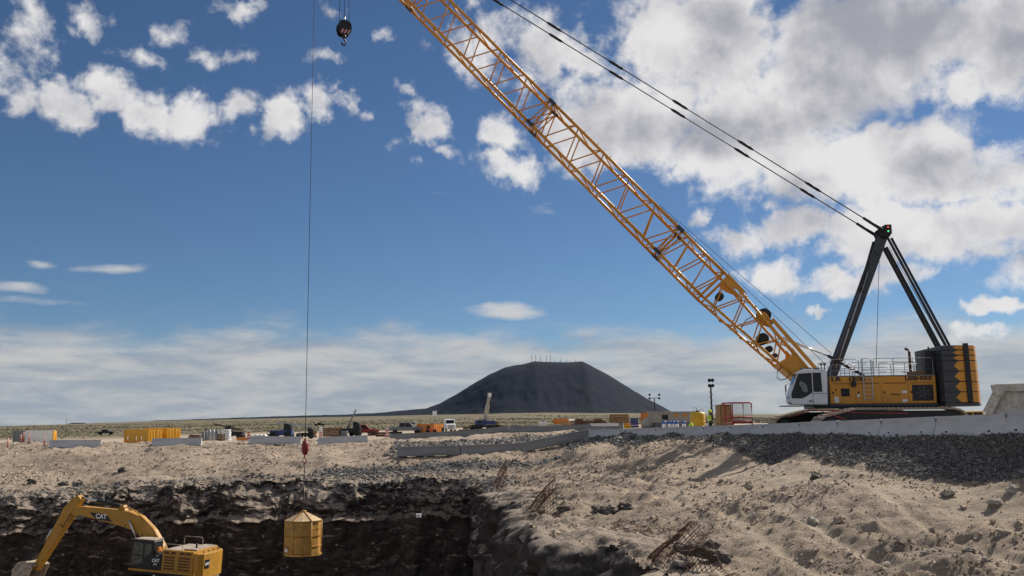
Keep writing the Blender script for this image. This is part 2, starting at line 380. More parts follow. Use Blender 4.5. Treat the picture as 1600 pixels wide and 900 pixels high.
# ------------------------------------------------------------------ terrain
BAR = [(1690, 29.0, 678), (1580, 33.2, 679.5), (1468, 37.3, 680.5), (1382, 41.8, 681), (1313, 46.2, 681.5), (1253, 50.6, 682), (1196, 55.2, 682.5), (1145, 59.8, 683), (1102, 64.4, 683),
       (1062, 69, 683), (1027, 73.5, 683.5), (997, 78, 683.5), (972, 82.5, 684), (945, 87, 684), (922, 91.5, 684)]
BARP = [at(*[b[0], b[2], b[1]]) for b in BAR]
bY = np.array([p.y for p in BARP]); bX = np.array([p.x for p in BARP]); bZ = np.array([p.z for p in BARP])
RIM = [(-80, 73), (-50, 76), (-35, 78), (-23, 79.5), (-12, 80.5), (-6, 80.2), (-2.2, 79.4), (-1.6, 70), (-1.2, 58), (-1.0, 51), (.3, 48.6), (.5, 38), (1.3, 31.5), (3.3, 29.2), (3.9, 23.5), (4.6, 12), (4.6, 2.5)]
PITPOLY = RIM + [(-80, 2.5)]
ctrl = [(p.x, p.y, p.z) for p in BARP]
ctrl += [(22, 60, -.72), (30, 60, -.7), (27, 42, -.6), (20, 75, -1.05), (16, 86, -1.25), (36, 50, -.6), (42, 80, -.9), (24, 33, -.55), (34, 95, -1.2)]
for px, py, z in [(1600, 747, -1.95), (1500, 742, -1.95), (1400, 738, -1.95), (1300, 728, -1.95), (1230, 717, -2.0), (1150, 706, -2.05), (1090, 704, -2.1), (1000, 704, -2.15), (930, 702, -2.3),
                  (1400, 800, -2.75), (1400, 895, -3.6), (1590, 800, -2.6), (1590, 895, -3.3), (1200, 800, -3.05), (1200, 895, -3.75), (1050, 740, -2.75), (1050, 800, -3.3), (950, 740, -3.0), (900, 790, -3.7), (950, 830, -3.7), (860, 740, -3.7),
                  (830, 730, -3.95), (895, 697, -2.25), (1300, 760, -2.2), (1480, 775, -2.35)]:
    p = atz(px, py, z); ctrl.append((p.x, p.y, p.z))
ctrl += [(-2, 79.4, -4.6), (-1.2, 58, -4.35), (-1, 51, -4.2), (.3, 48.6, -4.1), (.5, 38, -4), (1.3, 31.5, -3.9), (3.3, 29.2, -3.8), (3.9, 23.5, -3.7), (4.6, 12, -3.4), (9, 12, -3.4), (6, 2, -2.2), (-10, 0, -2), (-40, 0, -2), (20, 10, -2.5), (40, 20, -1),
         (-12, 80.5, -4.55), (-23, 79.5, -4.75), (-35, 78, -5.3), (-50, 76, -5.6), (-80, 73, -5.6), (-9, 83, -3.9), (0, 84, -3.6), (-20, 83, -4.1),
         (-10.6, 86.5, -3.22), (-4.8, 87.5, -3.1), (0, 89.5, -2.6), (6, 92.5, -1.85), (-45.7, 98, -2.15), (-35, 98, -2.1), (-24.8, 98, -2.08), (-17.7, 98, -2.0), (-60, 98, -2.3), (-30, 90, -3.0), (-42, 87, -3.9), (-55, 88, -3.9), (-13.5, 91, -2.6),
         (-10, 101, -2.4), (0, 103, -1.8), (8, 102, -1.3), (-15, 116, -2.0), (0, 112, -1.35), (12.8, 107, -.9), (30, 116, -.85), (-40, 118, -2.5), (-70, 110, -3), (60, 110, -.9), (-75, 145, -3.3), (-59, 145, -3.2), (-46.6, 145, -2.5), (-34.7, 145, -2.1), (-24.8, 145, -2.05), (-11.9, 145, -1.5), (-4.3, 145, -1.25), (9.9, 145, -.95), (21.8, 145, -.85), (50, 145, -.8), (80, 145, -.8), (-25, 118, -2.25)]
K = np.array(ctrl)
def tps(r2): return .5 * r2 * np.log(r2 + 1e-9)
_n = len(K); _d2 = ((K[:, None, :2] - K[None, :, :2]) ** 2).sum(-1)
_A = np.zeros((_n + 3, _n + 3)); _A[:_n, :_n] = tps(_d2) + np.eye(_n) * 1.5; _A[:_n, _n] = 1; _A[:_n, _n + 1:] = K[:, :2]; _A[_n:, :_n] = _A[:_n, _n:].T
_w = np.linalg.solve(_A, np.concatenate([K[:, 2], np.zeros(3)]))
def rbf(x, y):
    out = np.empty(x.size); xf = x.ravel(); yf = y.ravel()
    for i in range(0, x.size, 40000):
        a = xf[i:i + 40000]; c = yf[i:i + 40000]
        out[i:i + 40000] = tps((a[:, None] - K[None, :, 0]) ** 2 + (c[:, None] - K[None, :, 1]) ** 2) @ _w[:_n] + _w[_n] + _w[_n + 1] * a + _w[_n + 2] * c
    return out.reshape(x.shape)
GT = [-.9, -.55, -.48, -.34, -.2, -.05, .04, .15, .27, .55, .9]; GV = [.000, .0005, .0018, .0052, .0070, .0088, .0098, .0080, .0058, .0050, .004]
def in_poly(x, y, poly):
    r = np.zeros(x.shape, bool); n = len(poly)
    for i in range(n):
        x0, y0 = poly[i]; x1, y1 = poly[(i + 1) % n]
        if y0 == y1: continue
        r ^= ((y0 > y) != (y1 > y)) & (x < (x1 - x0) * (y - y0) / (y1 - y0) + x0)
    return r
def seg_dist(x, y, line):
    d = np.full(x.shape, 1e9)
    for (x0, y0), (x1, y1) in zip(line[:-1], line[1:]):
        dx, dy = x1 - x0, y1 - y0; t = np.clip(((x - x0) * dx + (y - y0) * dy) / (dx * dx + dy * dy), 0, 1)
        d = np.minimum(d, np.hypot(x - x0 - t * dx, y - y0 - t * dy))
    return d
def zones(x, y):
    xb = np.interp(y, bY, bX); nj = fbm(x, y, 3.5, 4, 5)
    wid = np.interp(y, [28, 34, 42, 50, 60, 75, 92], [1.9, 2.4, 2.7, 2.7, 2.3, 2.6, 3.0]) + nj * .9
    gr = sstep(xb - x, -.4, -.2) * (1 - sstep(xb - x, wid - .25, wid + .2)) * sstep(y, 20, 24) * (1 - sstep(y, 93, 96))
    pad = (x > xb - .2) & (y > 15) & (y < 93)
    rd = np.exp(-((y - (83.4 + .10 * (x + 6) + nj * .8)) / 1.25) ** 2) * sstep(x, -19, -15) * (1 - sstep(x, 4, 8))
    gr = np.maximum(gr, np.clip(rd * 1.3, 0, 1)); gr = np.where(pad, .35 * (1 - sstep(y, 60, 90)), gr)
    flat = np.clip(sstep(y, 108, 125) * (1 - sstep(y, 225, 260)), 0, 1) * .85
    flat = np.maximum(flat, .8 * np.exp(-((xb - wid - 1.9 - x) / 1.5) ** 2) * (1 - sstep(y, 46, 60)) * sstep(y, 24, 28))
    for off in (3.6, 5.3, 8.2, 9.9):             # tyre tracks pressed into the soil beside the bank
        flat = np.maximum(flat, .85 * np.exp(-((xb - off - .9 * np.sin(y * .09 + off * .02) - .02 * (y - 30) * (off > 7) * 4 - x) / .24) ** 2) * sstep(y, 17, 20) * (1 - sstep(y, 56, 66)))
    sg = sstep(y + fbm(x, y, 40, 3, 9) * 50, 225, 300)
    return gr, flat, sg
def H(x, y):
    x = np.asarray(x, float); y = np.asarray(y, float)
    near = rbf(np.clip(x, -95, 95), np.clip(y, -8, 165))
    t = x / np.maximum(y, 1.0); g = np.interp(t, GT, GV)
    f0 = np.interp(t, [-.55, -.41, -.32, -.24, -.17, -.08, -.03, .07, .15], [-3.4, -3.25, -2.5, -2.1, -2.05, -1.5, -1.25, -.95, -.8])
    far = f0 + (g * y - f0) * sstep(np.log(np.maximum(y, 1)), math.log(230), math.log(3200))
    far = far + fbm(x, y, 180, 3, 31) * 2.2 * sstep(y, 300, 900)
    dd = np.interp(y, bY, bX) - x; wp = (1 - sstep(dd, .35, .95)) * sstep(y, 14, 22) * (1 - sstep(y, 92, 106)) * (1 - sstep(x, 45, 70)); near = near * (1 - wp) + (np.interp(y, bY, bZ) + .015) * wp
    w = sstep(y, 122, 160); z = near * (1 - w) + far * w
    gr, flat, sg = zones(x, y); xb = np.interp(y, bY, bX)
    z = z - .05 * flat * (y < 70)
    rough = (1 - .85 * np.clip(flat, 0, 1)) * (1 - .6 * gr) * (1 - sg) * np.where((x > xb - .3) & (y > 20), .12, 1.0)
    z = z + rough * (fbm(x, y, 5.5, 3, 1) * .36 + fbm(x + .4 * y, y, 2.0, 4, 2, .6) * .20 + fbm(x, y, .9, 4, 7, .65, True) * .10 + fbm(x, y, .4, 3, 3, .65) * .11 * (1 - sstep(y, 70, 120)))
    z = z + rough * sstep(fbm(x * .8 + y * .5, y - x * .3, 2.6, 5, 40, .6), .16, .5) * .20
    # gravel heaps tipped along the far end of the bank, and the soil heap beside them
    for hx, hy, hr, hh in ((at(975, 690, 80).x, 80, 3.0, .35), (at(1045, 690, 69).x, 69, 2.2, .3), (at(1120, 690, 61).x, 60.5, 1.8, .2), (at(900, 690, 78).x, 77, 3.0, .85), (at(590, 700, 93).x, 92.5, 3.6, .45), (at(150, 690, 90).x, 90, 5, .5)):
        z = z + hh * np.maximum(0, 1 - np.hypot(x - hx, y - hy) / hr)
    return z
def H1(x, y): return float(H(np.array([x]), np.array([y]))[0])
def mesh_np(name, V, F, m, smooth=True, attr=None):
    me = bpy.data.meshes.new(name); nf, k = F.shape
    me.vertices.add(len(V)); me.vertices.foreach_set('co', V.astype(np.float32).ravel())
    me.loops.add(nf * k); me.loops.foreach_set('vertex_index', F.astype(np.int32).ravel())
    me.polygons.add(nf); me.polygons.foreach_set('loop_start', np.arange(0, nf * k, k, dtype=np.int32)); me.polygons.foreach_set('loop_total', np.full(nf, k, np.int32))
    me.polygons.foreach_set('use_smooth', np.full(nf, smooth)); me.materials.append(MAT[m])
    if attr is not None:
        a = me.attributes.new('zone', 'FLOAT_VECTOR', 'POINT'); a.data.foreach_set('vector', attr.astype(np.float32).ravel())
    me.update(calc_edges=True); me.validate(); o = bpy.data.objects.new(name, me); C.objects.link(o); return o
def grid_faces(nr, nc, keep=None):
    i = np.arange(nr * nc).reshape(nr, nc); F = np.stack([i[:-1, :-1], i[:-1, 1:], i[1:, 1:], i[1:, :-1]], -1).reshape(-1, 4)
    return F if keep is None else F[keep]
t_in = np.linspace(-.60, .66, 560); t_out = np.array([.04, .1, .2, .4, .8, 1.5])
T = np.concatenate([(-.60 - t_out)[::-1], t_in, .66 + t_out])
Yr = np.concatenate([np.linspace(-9, 10, 14), np.geomspace(11, 16, 26)[:-1], np.geomspace(16, 125, 440)[:-1], np.geomspace(125, 320, 60)[:-1], np.geomspace(320, 9500, 80)])
TT, YY = np.meshgrid(T, Yr); XX = TT * (YY + 10)
ZZ = H(XX, YY)
cx = (XX[:-1, :-1] + XX[1:, 1:]) / 2; cy = (YY[:-1, :-1] + YY[1:, 1:]) / 2
keep = ~in_poly(cx, cy, PITPOLY).ravel()
zn = np.stack(zones(XX, YY), -1)
g = mesh_np('ground', np.stack([XX, YY, ZZ], -1).reshape(-1, 3), grid_faces(*TT.shape, keep), 'ground', True, zn.reshape(-1, 3)); tag(g, kind='structure')
MB().add([(-300, -9, -2.0), (300, -9, -2.0), (300, -400, -2.0), (-300, -400, -2.0)], [(0, 1, 2, 3)]).build('ground_behind', 'ground').__setitem__('kind', 'structure')

# ------------------------------------------------------------------ pit face (blasted rock walls) and floor
def resample(line, step_fn):
    L = [np.array(line[0], float)]; out = [L[0]]
    for a, c in zip(line[:-1], line[1:]):
        a = np.array(a, float); c = np.array(c, float); n = max(1, int(np.linalg.norm(c - a) / step_fn((a + c) / 2)))
        out += [a + (c - a) * k / n for k in range(1, n + 1)]
    return np.array(out)
rp = resample(RIM, lambda p: (.10 if p[0] > -2 and p[1] < 55 else .20) if p[0] > -45 and p[1] > 15 else 1.2)
rp = np.stack([np.convolve(np.pad(rp[:, k], 6, 'edge'), np.ones(13) / 13, 'valid') for k in (0, 1)], -1)
sl = np.concatenate([[0], np.cumsum(np.linalg.norm(np.diff(rp, axis=0), axis=1))])
rp = rp + np.stack([fbm(sl, sl * 0 + 3, 5, 3, 61), fbm(sl, sl * 0 + 8, 4, 3, 62)], -1) * .9
tg = np.gradient(rp, axis=0); tg = np.stack([np.convolve(np.pad(tg[:, k], 8, 'edge'), np.ones(17) / 17, 'valid') for k in (0, 1)], -1); tg /= np.linalg.norm(tg, axis=1)[:, None]
nin = np.stack([tg[:, 1], -tg[:, 0]], -1)                   # towards the inside of the pit
PROF = np.array([(-2.2, -.10), (-1.6, .0), (-1.0, .05), (-.4, .05), (0, -.03), (.25, -.25), (.42, -.8), (.55, -1.6), (.72, -2.3), (1.0, -2.7), (1.7, -2.95), (1.95, -3.3), (2.05, -4.5), (2.3, -7), (2.7, -12.5)])
qd = np.concatenate([[0], np.cumsum(np.linalg.norm(np.diff(PROF, axis=0), axis=1))]); qq = np.concatenate([np.linspace(0, qd[-2], 84), np.linspace(qd[-2], qd[-1], 12)[1:]])
pd = np.interp(qq, qd, PROF[:, 0]); pz = np.interp(qq, qd, PROF[:, 1])
zr = H(rp[:, 0] - nin[:, 0] * .2, rp[:, 1] - nin[:, 1] * .2)
SS, DZ = np.meshgrid(sl, pz, indexing='ij'); DD = np.broadcast_to(pd, SS.shape).copy()
inside = sstep(DD, -.3, .35)
ledge = sstep(DD, .9, 1.7) * (1 - sstep(fbm(SS, SS * 0, 9, 3, 71), -.25, .25) * .75)
DD = np.where(DD > .9, .9 + (DD - .9) * .35 + .75 * ledge, DD)
lump = fbm(SS, DZ, 2.6, 2, 81) * 1.5 + np.abs(fbm(SS, DZ * 1.2, 1.3, 3, 82)) * 1.1 + fbm(SS, DZ, .55, 4, 83, .65) * .48
amp = np.where(DZ > -3, 1.0, .45) * np.where((rp[:, 0] > -2.6) & (rp[:, 1] < 79), 1.05, 1.0)[:, None]
def cells(s_, z_, w, h, seed):               # fractured blocks: each cell of the face stands proud or back by its own amount
    row = np.floor(z_ / h + .35 * fbm(s_, z_, 3, 2, seed)); col = np.floor(s_ / w + vnoise(row * 7.7, row * 0 + 3.3, seed) * 5 + .3 * fbm(s_, z_, 2, 2, seed + 1))
    n = (col.astype(np.int64) * 374761393 + row.astype(np.int64) * 668265263 + seed * 97) & 0x7fffffff; n = ((n ^ (n >> 13)) * 1274126177) & 0x7fffffff
    return (n & 0xffff) / 65535.0 - .5
bk = ((rp[:, 0] < -3) | (rp[:, 1] > 79.5)).astype(float); bk = np.convolve(np.pad(bk, 12, 'edge'), np.ones(25) / 25, 'valid')[:, None]
DD = np.where(DD > .35, DD * bk + (1 - bk) * (.35 + (DD - .35) * .12), DD)
DD = DD + bk * .95 * sstep(-DZ, .05, 1.9) * (1 + .5 * fbm(SS, SS * 0 + 5, 6, 2, 77))
DD = DD + inside * amp * (lump * .75 + cells(SS, DZ, 1.3, 1.0, 5) * .42 + cells(SS, DZ, .55, .5, 6) * .26)
DZ2 = DZ + inside * (fbm(SS, DZ, 1.6, 3, 84) * .3 + fbm(SS + 50, DZ, .5, 2, 85) * .15) * amp
PX = rp[:, 0][:, None] + nin[:, 0][:, None] * DD; PY = rp[:, 1][:, None] + nin[:, 1][:, None] * DD
hg = H(PX[:, :26], PY[:, :26]); PZ = zr[:, None] + DZ2
wl = 1 - sstep(DD[:, :26], -.5, .4)
PZ[:, :26] = PZ[:, :26] * (1 - wl) + (hg + DZ[:, :26] + fbm(PX[:, :26], PY[:, :26], .6, 4, 88, .65) * .20) * wl
pf = mesh_np('pit_face', np.stack([PX, PY, PZ], -1).reshape(-1, 3), grid_faces(*PX.shape), 'pit_rock', False); tag(pf, kind='structure')
nearcol = ((rp[:-1, 0] > -2) & (rp[:-1, 1] < 58)); pf.data.polygons.foreach_set('use_smooth', np.repeat(nearcol, PX.shape[1] - 1))
fx, fy = np.meshgrid(np.linspace(-80, 8, 120), np.linspace(1.5, 84, 110)); ex = at(268, 880, 68).x
fz = -14.4 + fbm(fx, fy, 4, 4, 91) * .7 + 2.8 * (1 - sstep(np.hypot((fx - ex + 2) / 1.5, fy - 68.5), 5.0, 9.5))
tag(mesh_np('pit_floor', np.stack([fx, fy, fz], -1).reshape(-1, 3), grid_faces(*fx.shape), 'pit_rock'), kind='structure')

# rusty wire netting pinned on the faces, bolts that hold it
def wire_net(name, pts, r, m='rust'):
    """pts: rows x cols of points; every grid line becomes a thin three-sided wire"""
    mb = MB(); nr, nc = len(pts), len(pts[0])
    for i in range(nr): mb.path(pts[i], r, 3)
    for j in range(nc): mb.path([pts[i][j] for i in range(nr)], r, 3)
    return mb.build(name, m)
def face_pt(ci, ri, off=.06):
    ci = min(max(ci, 0), len(sl) - 1); return Vector((PX[ci, ri] + nin[ci, 0] * off, PY[ci, ri] + nin[ci, 1] * off, PZ[ci, ri] + .02))
cols = [i for i in range(len(sl)) if rp[i, 0] > -43 and rp[i, 1] > 60]
c_lo, c_hi = cols[0], cols[-1]
net = MB(); last = -9
for ci in range(c_lo, c_hi):
    if sl[ci] - last > .3: net.path([face_pt(ci, r) for r in range(30, 84, 3)], .011, 3); last = sl[ci]
for r in range(31, 84, 2): net.path([face_pt(ci, r) for ci in range(c_lo, c_hi, 2)], .010, 3)
tag(net.build('wire_netting', 'rust', pf), kind='stuff')
plate = MB().box((0, 0, 0), (.16, .04, .16)).tube((0, 0, 0), (0, -.14, 0), .03, n=6).mesh('rock_bolt', 'dusty_steel')
for k, ci in enumerate(range(c_lo + 5, c_hi, 15)):
    for r in (40 + (k * 5) % 9, 58 + (k * 7) % 8, 80, 90):
        if r < 95 and random.random() < .7:
            p = face_pt(ci, min(r, 94), .05); inst(plate, 'rock_bolt', pf, p, (0, 0, math.atan2(nin[ci, 0], -nin[ci, 1])))

# ------------------------------------------------------------------ loose stones (uncountable): scattered shards with their own facets
def shards(name, P, size, m, flat=.75, parent=None):
    n = len(P); base = np.array([(1, 0, 0), (0, 1, 0), (-1, 0, 0), (0, -1, 0), (0, 0, 1), (0, 0, -1)], float)
    fc = np.array([(0, 1, 4), (1, 2, 4), (2, 3, 4), (3, 0, 4), (1, 0, 5), (2, 1, 5), (3, 2, 5), (0, 3, 5)])
    V = base[None] * (size[:, None, None] * rng.uniform(.55, 1.25, (n, 6, 1))); V += rng.normal(0, .22, V.shape) * size[:, None, None]
    V[:, :, 2] *= flat; a = rng.uniform(0, 2 * PI, n); ca, sa = np.cos(a)[:, None], np.sin(a)[:, None]
    tl = rng.normal(0, .5, (n, 1)); x, y, z = V[..., 0], V[..., 1], V[..., 2]; x, z = x + z * tl, z - x * tl * .6
    V = np.stack([x * ca - y * sa, x * sa + y * ca, z], -1) + P[:, None, :]
    o = mesh_np(name, V.reshape(-1, 3), (fc[None] + 6 * np.arange(n)[:, None, None]).reshape(-1, 3), m, False); tag(o, kind='stuff')
    if parent: o.parent = parent
    return o
def sample(n, tr, yr, fn, power=1.0):
    t = rng.uniform(*tr, n); y = yr[0] * (yr[1] / yr[0]) ** (rng.uniform(0, 1, n) ** power); x = t * y
    k = rng.uniform(0, 1, n) < fn(x, y); k &= ~in_poly(x, y, PITPOLY); x, y = x[k], y[k]
    return np.stack([x, y, H(x, y)], -1)
def dens_dirt(x, y):
    gr, fl, sg = zones(x, y); xb = np.interp(y, bY, bX)
    return np.clip(.15 + sstep(fbm(x, y, 4, 4, 101), -.12, .35) * .95, 0, 1) * (1 - gr) * (1 - .8 * fl) * np.where((x > xb - .3), .06, 1)
P = sample(150000, (-.57, .60), (16, 108), dens_dirt)
sz = np.exp(rng.normal(math.log(.032), .55, len(P))) * np.clip(P[:, 1] / 36, .75, 2.2); P[:, 2] += sz * .15
shards('dirt_clods', P, np.minimum(sz, .15), 'clod')
P = sample(2600, (-.57, .60), (17, 106), dens_dirt); sz = np.exp(rng.normal(math.log(.075), .4, len(P))) * np.clip(P[:, 1] / 45, .7, 1.8); P[:, 2] += sz * .2
shards('pale_stones', P, np.minimum(sz, .22), 'pale_rock')
def dens_gravel(x, y): return zones(x, y)[0] * (x < np.interp(y, bY, bX) + .1) * (y < 95) * np.where(y < 76, 1, .0)
P = sample(420000, (.12, .60), (26, 92), dens_gravel); sz = np.exp(rng.normal(math.log(.036), .40, len(P))) * np.clip(P[:, 1] / 45, .8, 1.7); P[:, 2] += sz * .35
shards('crushed_rock', P, sz, 'crushed')
def dens_gravel2(x, y): return zones(x, y)[0] * (x < np.interp(y, bY, bX) + .1) * (y > 70)
P = sample(26000, (-.26, .20), (64, 96), dens_gravel2); sz = np.exp(rng.normal(math.log(.10), .35, len(P))); P[:, 2] += sz * .3
shards('grey_gravel', P, sz, 'crushed_grey')
def dens_rub(x, y): return (np.interp(x, [-11, -5, 0, 6], [87.6, 88.6, 90.4, 93]) < y) & (y < np.interp(x, [-11, 8], [97, 101])) & (x > -11.5) & (x < 6.5)
P = sample(30000, (-.14, .08), (86, 103), lambda x, y: dens_rub(x, y) * np.clip(.3 + sstep(fbm(x, y, 2, 3, 111), -.2, .2), 0, 1)); sz = np.exp(rng.normal(math.log(.15), .4, len(P))); P[:, 2] += sz * .3 + .12 * np.abs(fbm(P[:, 0], P[:, 1], 1.6, 3, 112))
shards('rubble_bank', P[:6000], np.minimum(sz, .42)[:6000], 'grey_rock')
P = sample(26000, (-.62, .62), (215, 1100), lambda x, y: zones(x, y)[2] * np.clip(.25 + sstep(fbm(x, y, 60, 3, 121), -.1, .2), 0, 1), .8); sz = rng.uniform(.2, .5, len(P)) * np.clip(P[:, 1] / 420, .8, 1.8); P[:, 2] += sz * .25
shards('sagebrush', P, sz, 'sage', .7)

# dusty talus caught on the ledge of the back face
idx = rng.integers(c_lo, c_hi, 2600); rr = rng.integers(6, 26, 2600)
P = np.stack([PX[idx, rr], PY[idx, rr], PZ[idx, rr]], -1); sz = np.exp(rng.normal(math.log(.10), .4, len(P)))
shards('ledge_talus', P, np.minimum(sz, .25), 'grey_rock', parent=None)

# ------------------------------------------------------------------ butte on the skyline and its aerials
def build_butte():
    D = 4000.0; prof = [(250, 657), (320, 654.5), (430, 650.5), (540, 647.5), (600, 644.5), (640, 640.5), (668, 638), (690, 630), (715, 616), (740, 601), (765, 587), (790, 576), (805, 573), (818, 571), (835, 566.5), (850, 567.5), (880, 568.5), (908, 567), (920, 573), (945, 586), (975, 604), (1005, 622), (1030, 635), (1048, 645), (1070, 652), (1120, 656)]
    xs = np.array([at(px, 600, D).x for px, _ in prof]); zs = np.array([at(px, py, D).z for px, py in prof])
    x = np.linspace(xs[0], xs[-1], 260); zt = np.interp(x, xs, zs)
    base = 30.0; cx0 = at(868, 600, D).x
    v = np.linspace(-1, 1, 90); XXb, VV = np.meshgrid(x, v); ZT = np.broadcast_to(zt, XXb.shape); hgt = np.maximum(ZT - base * .2, 1)
    prof_v = np.where(np.abs(VV) < .16, 1.0, 1 - sstep(np.abs(VV), .10, 1.0) ** .9)
    run = 300 + 2.0 * hgt
    ang = XXb * .9 + 0 * VV
    gully = fbm(XXb + VV * 40, VV * 300, 45, 4, 131, .55, True) * hgt * .05 * np.abs(VV) * (1 - np.abs(VV) ** 3) * 2 + fbm(XXb, VV * 400, 14, 3, 133) * 3
    Zb = base * .2 - 1 + hgt * prof_v + np.where(np.abs(VV) > .18, gully, fbm(XXb, VV * 80, 18, 2, 132) * 2.0)
    Yb = D + VV * run
    tag(mesh_np('butte', np.stack([XXb, Yb, Zb], -1).reshape(-1, 3), grid_faces(*XXb.shape), 'butte'), kind='structure')
    lab = ['leftmost thin aerial mast on the butte summit', 'second aerial mast from the left on the butte summit', 'third aerial mast from the left on the butte summit', 'fourth aerial mast from the left on the butte summit', 'fifth and tallest aerial mast from the left on the butte summit',
           'sixth, short aerial mast from the left on the butte summit', 'seventh aerial mast from the left on the butte summit', 'eighth, stubby aerial mast from the left on the butte summit', 'rightmost aerial mast on the flat butte summit']
    for (px, ty), lb in zip([(831, 552), (837, 552), (844.5, 553), (854, 554), (860, 552), (866.5, 562), (876, 559.5), (886, 561.5), (899, 560.5)], lab):
        b0 = at(px, 568.5, D - 10); hh = at(px, ty, D - 10).z - b0.z + 6
        o = thing('aerial_mast', (b0.x, b0.y, b0.z - 6), 0, lb, 'mast', 'aerials on the butte')
        MB().tube((0, 0, 0), (0, 0, hh), 1.0, .5, n=5).build('pole', 'grey_metal', o); MB().box((0, 0, hh * .72), (2.4, 2.4, 4)).build('antenna', 'grey_metal', o); MB().box((0, 0, 8), (5, 4, 4)).build('hut', 'grey_metal', o)
    # low lava rise far out on the left
    hx = at(122, 660, 6000).x; mb = MB(); n = 24
    vs = [(hx + (k / n - .5) * 190, 6000 + j * 80, (14 if j == 0 else -10) * min(1, 3.2 * min(k / n, 1 - k / n)) + (at(122, 664, 6000).z if j == 0 else -12)) for j in (-1, 0, 1) for k in range(n + 1)]
    mb.add(vs, [(j * (n + 1) + k, j * (n + 1) + k + 1, (j + 1) * (n + 1) + k + 1, (j + 1) * (n + 1) + k) for j in (0, 1) for k in range(n)]); tag(mb.build('lava_knoll', 'butte'), kind='structure')
build_butte()
# ------------------------------------------------------------------ big lattice-boom crawler crane
# local axes: +x forward (towards the boom), +y the machine's left (cab) side, z up from the ground
def build_crane():
    ORG = Vector((22.6, 61.0, -.74)); YAW = R(174)
    cr = thing('crawler_crane', ORG, YAW, 'large yellow lattice boom crawler crane with white cab on raised pad', 'crane')
    Q = Matrix.Rotation(YAW, 3, 'Z'); QI = Q.inverted()
    def loc(px, py, y_local):        # surveyed pixel -> crane coordinates on the plane y = y_local
        d = QI @ ray(px, py); o = QI @ (-ORG); k = (y_local - o.y) / d.y; return o + d * k
    # undercarriage, slewed a little against the upper works
    UY = R(14); U = Matrix.Rotation(UY, 3, 'Z')
    prof = [(4.85, .42), (4.75, .72), (4.45, .90), (2.5, 1.34), (-3.9, 1.34), (-4.45, 1.2), (-4.8, .85), (-4.85, .5), (-4.65, .16), (-4.2, 0.0), (4.2, 0.0), (4.65, .14)]
    for sgn in (1, -1):
        yc = sgn * 3.2; tr = MB().prism([(x * .93, z * .86 + .10) for x, z in prof], 'y', yc - .42, yc + .42).build('crawler_frame', 'black_steel', cr, rz=UY)
        # shoes run round the outline
        P2 = []; pts = prof + [prof[0]]
        for (x0, z0), (x1, z1) in zip(pts[:-1], pts[1:]):
            L = math.hypot(x1 - x0, z1 - z0); n = max(1, round(L / .29))
            for k in range(n): P2.append((x0 + (x1 - x0) * (k + .5) / n, z0 + (z1 - z0) * (k + .5) / n, math.atan2(z1 - z0, x1 - x0)))
        shoe = MB().box((0, 0, 0), (.27, 1.2, .10)).box((0, 0, -.06), (.12, 1.1, .06)).mesh('track_shoe', 'dusty_steel')
        for x, z, a in P2: inst(shoe, 'track_shoe', tr, (x, yc, z + .02), (0, -a, 0))
        whl = MB()
        for x in (-3.9, 4.05): MB().lathe([(.1, -.46), (.42, -.44), (.42, .44), (.1, .46)], 16, (x, yc, .52), 'y').build('idler_wheel', 'crane_grey', tr)
        for k in range(8): MB().lathe([(.17, -.45), (.17, .45)], 12, (-3.1 + k * .85, yc, .26), 'y').build('track_roller', 'crane_grey', tr)
    MB().box((0, 0, .85), (3.4, 5.6, .55)).box((1.3, 0, .9), (.7, 6.0, .5)).box((-1.3, 0, .9), (.7, 6.0, .5)).build('car_body', 'black_steel', cr, rz=UY, bevel=.03)
    MB().lathe([(1.35, 1.1), (1.45, 1.15), (1.45, 1.45), (1.2, 1.48)], 36).build('slewing_ring', 'grey_metal', cr)
    MB().b2((-4.2, -1.6, 1.45), (3.4, 1.62, 1.72)).b2((2.5, -1.3, 1.72), (3.2, -.75, 2.55)).b2((2.5, .75, 1.72), (3.2, 1.3, 2.55)).build('slewing_platform', 'crane_grey', cr, .02)
    # machinery housings: near one with doors, far one plain
    ytop = 3.42; YF = 1.78
    hs = MB().b2((-4.05, .75, 1.70), (2.42, YF, ytop)).build('machinery_housing', 'crane_yellow', cr, .03)
    MB().b2((-4.05, -YF, 1.70), (2.42, -.75, ytop)).build('machinery_housing', 'crane_yellow', cr, .03)
    MB().b2((-4.1, .7, 1.56), (2.46, YF + .03, 1.70)).build('sill_beam', 'crane_grey', cr)
    xd = [2.40, .84, -.74, -2.36, -4.03]
    for x1, x0 in zip(xd[:-1], xd[1:]):
        d = MB().b2((x0 + .02, YF + .001, 1.76), (x1 - .02, YF + .028, 3.08)).build('door', 'crane_yellow', hs, .008)
    for x1, x0 in zip(xd[:-1], xd[1:]):
        MB().b2((x0 + .14, YF + .029, 2.94), (x1 - .14, YF + .04, 3.02)).build('trim_strip', 'crane_yellow_dark', hs)
        MB().b2((x1 - .12, YF + .028, 2.35), (x1 - .22, YF + .05, 2.47)).build('door_latch', 'black_steel', hs)
    def louvre(x0, x1, z0, z1, n):
        g_ = MB().b2((x0, YF + .028, z0), (x1, YF + .034, z1)).build('vent', 'black_steel', hs)
        for k in range(n): MB().box(((x0 + x1) / 2, YF + .042, z0 + (k + .5) * (z1 - z0) / n), (x1 - x0, .02, .03), Matrix.Rotation(.5, 3, 'X')).build('vent_slat', 'black_steel', hs)
    louvre(1.22, 1.74, 2.18, 2.68, 6)
    louvre(-3.86, -2.58, 1.86, 2.86, 2)
    fan = MB()
    for k in range(7): a = k * 2 * PI / 7; fan.box((-3.22 + .22 * math.cos(a), YF + .055, 2.36 + .22 * math.sin(a)), (.42, .012, .13), Matrix.Rotation(-a, 3, 'Y'))
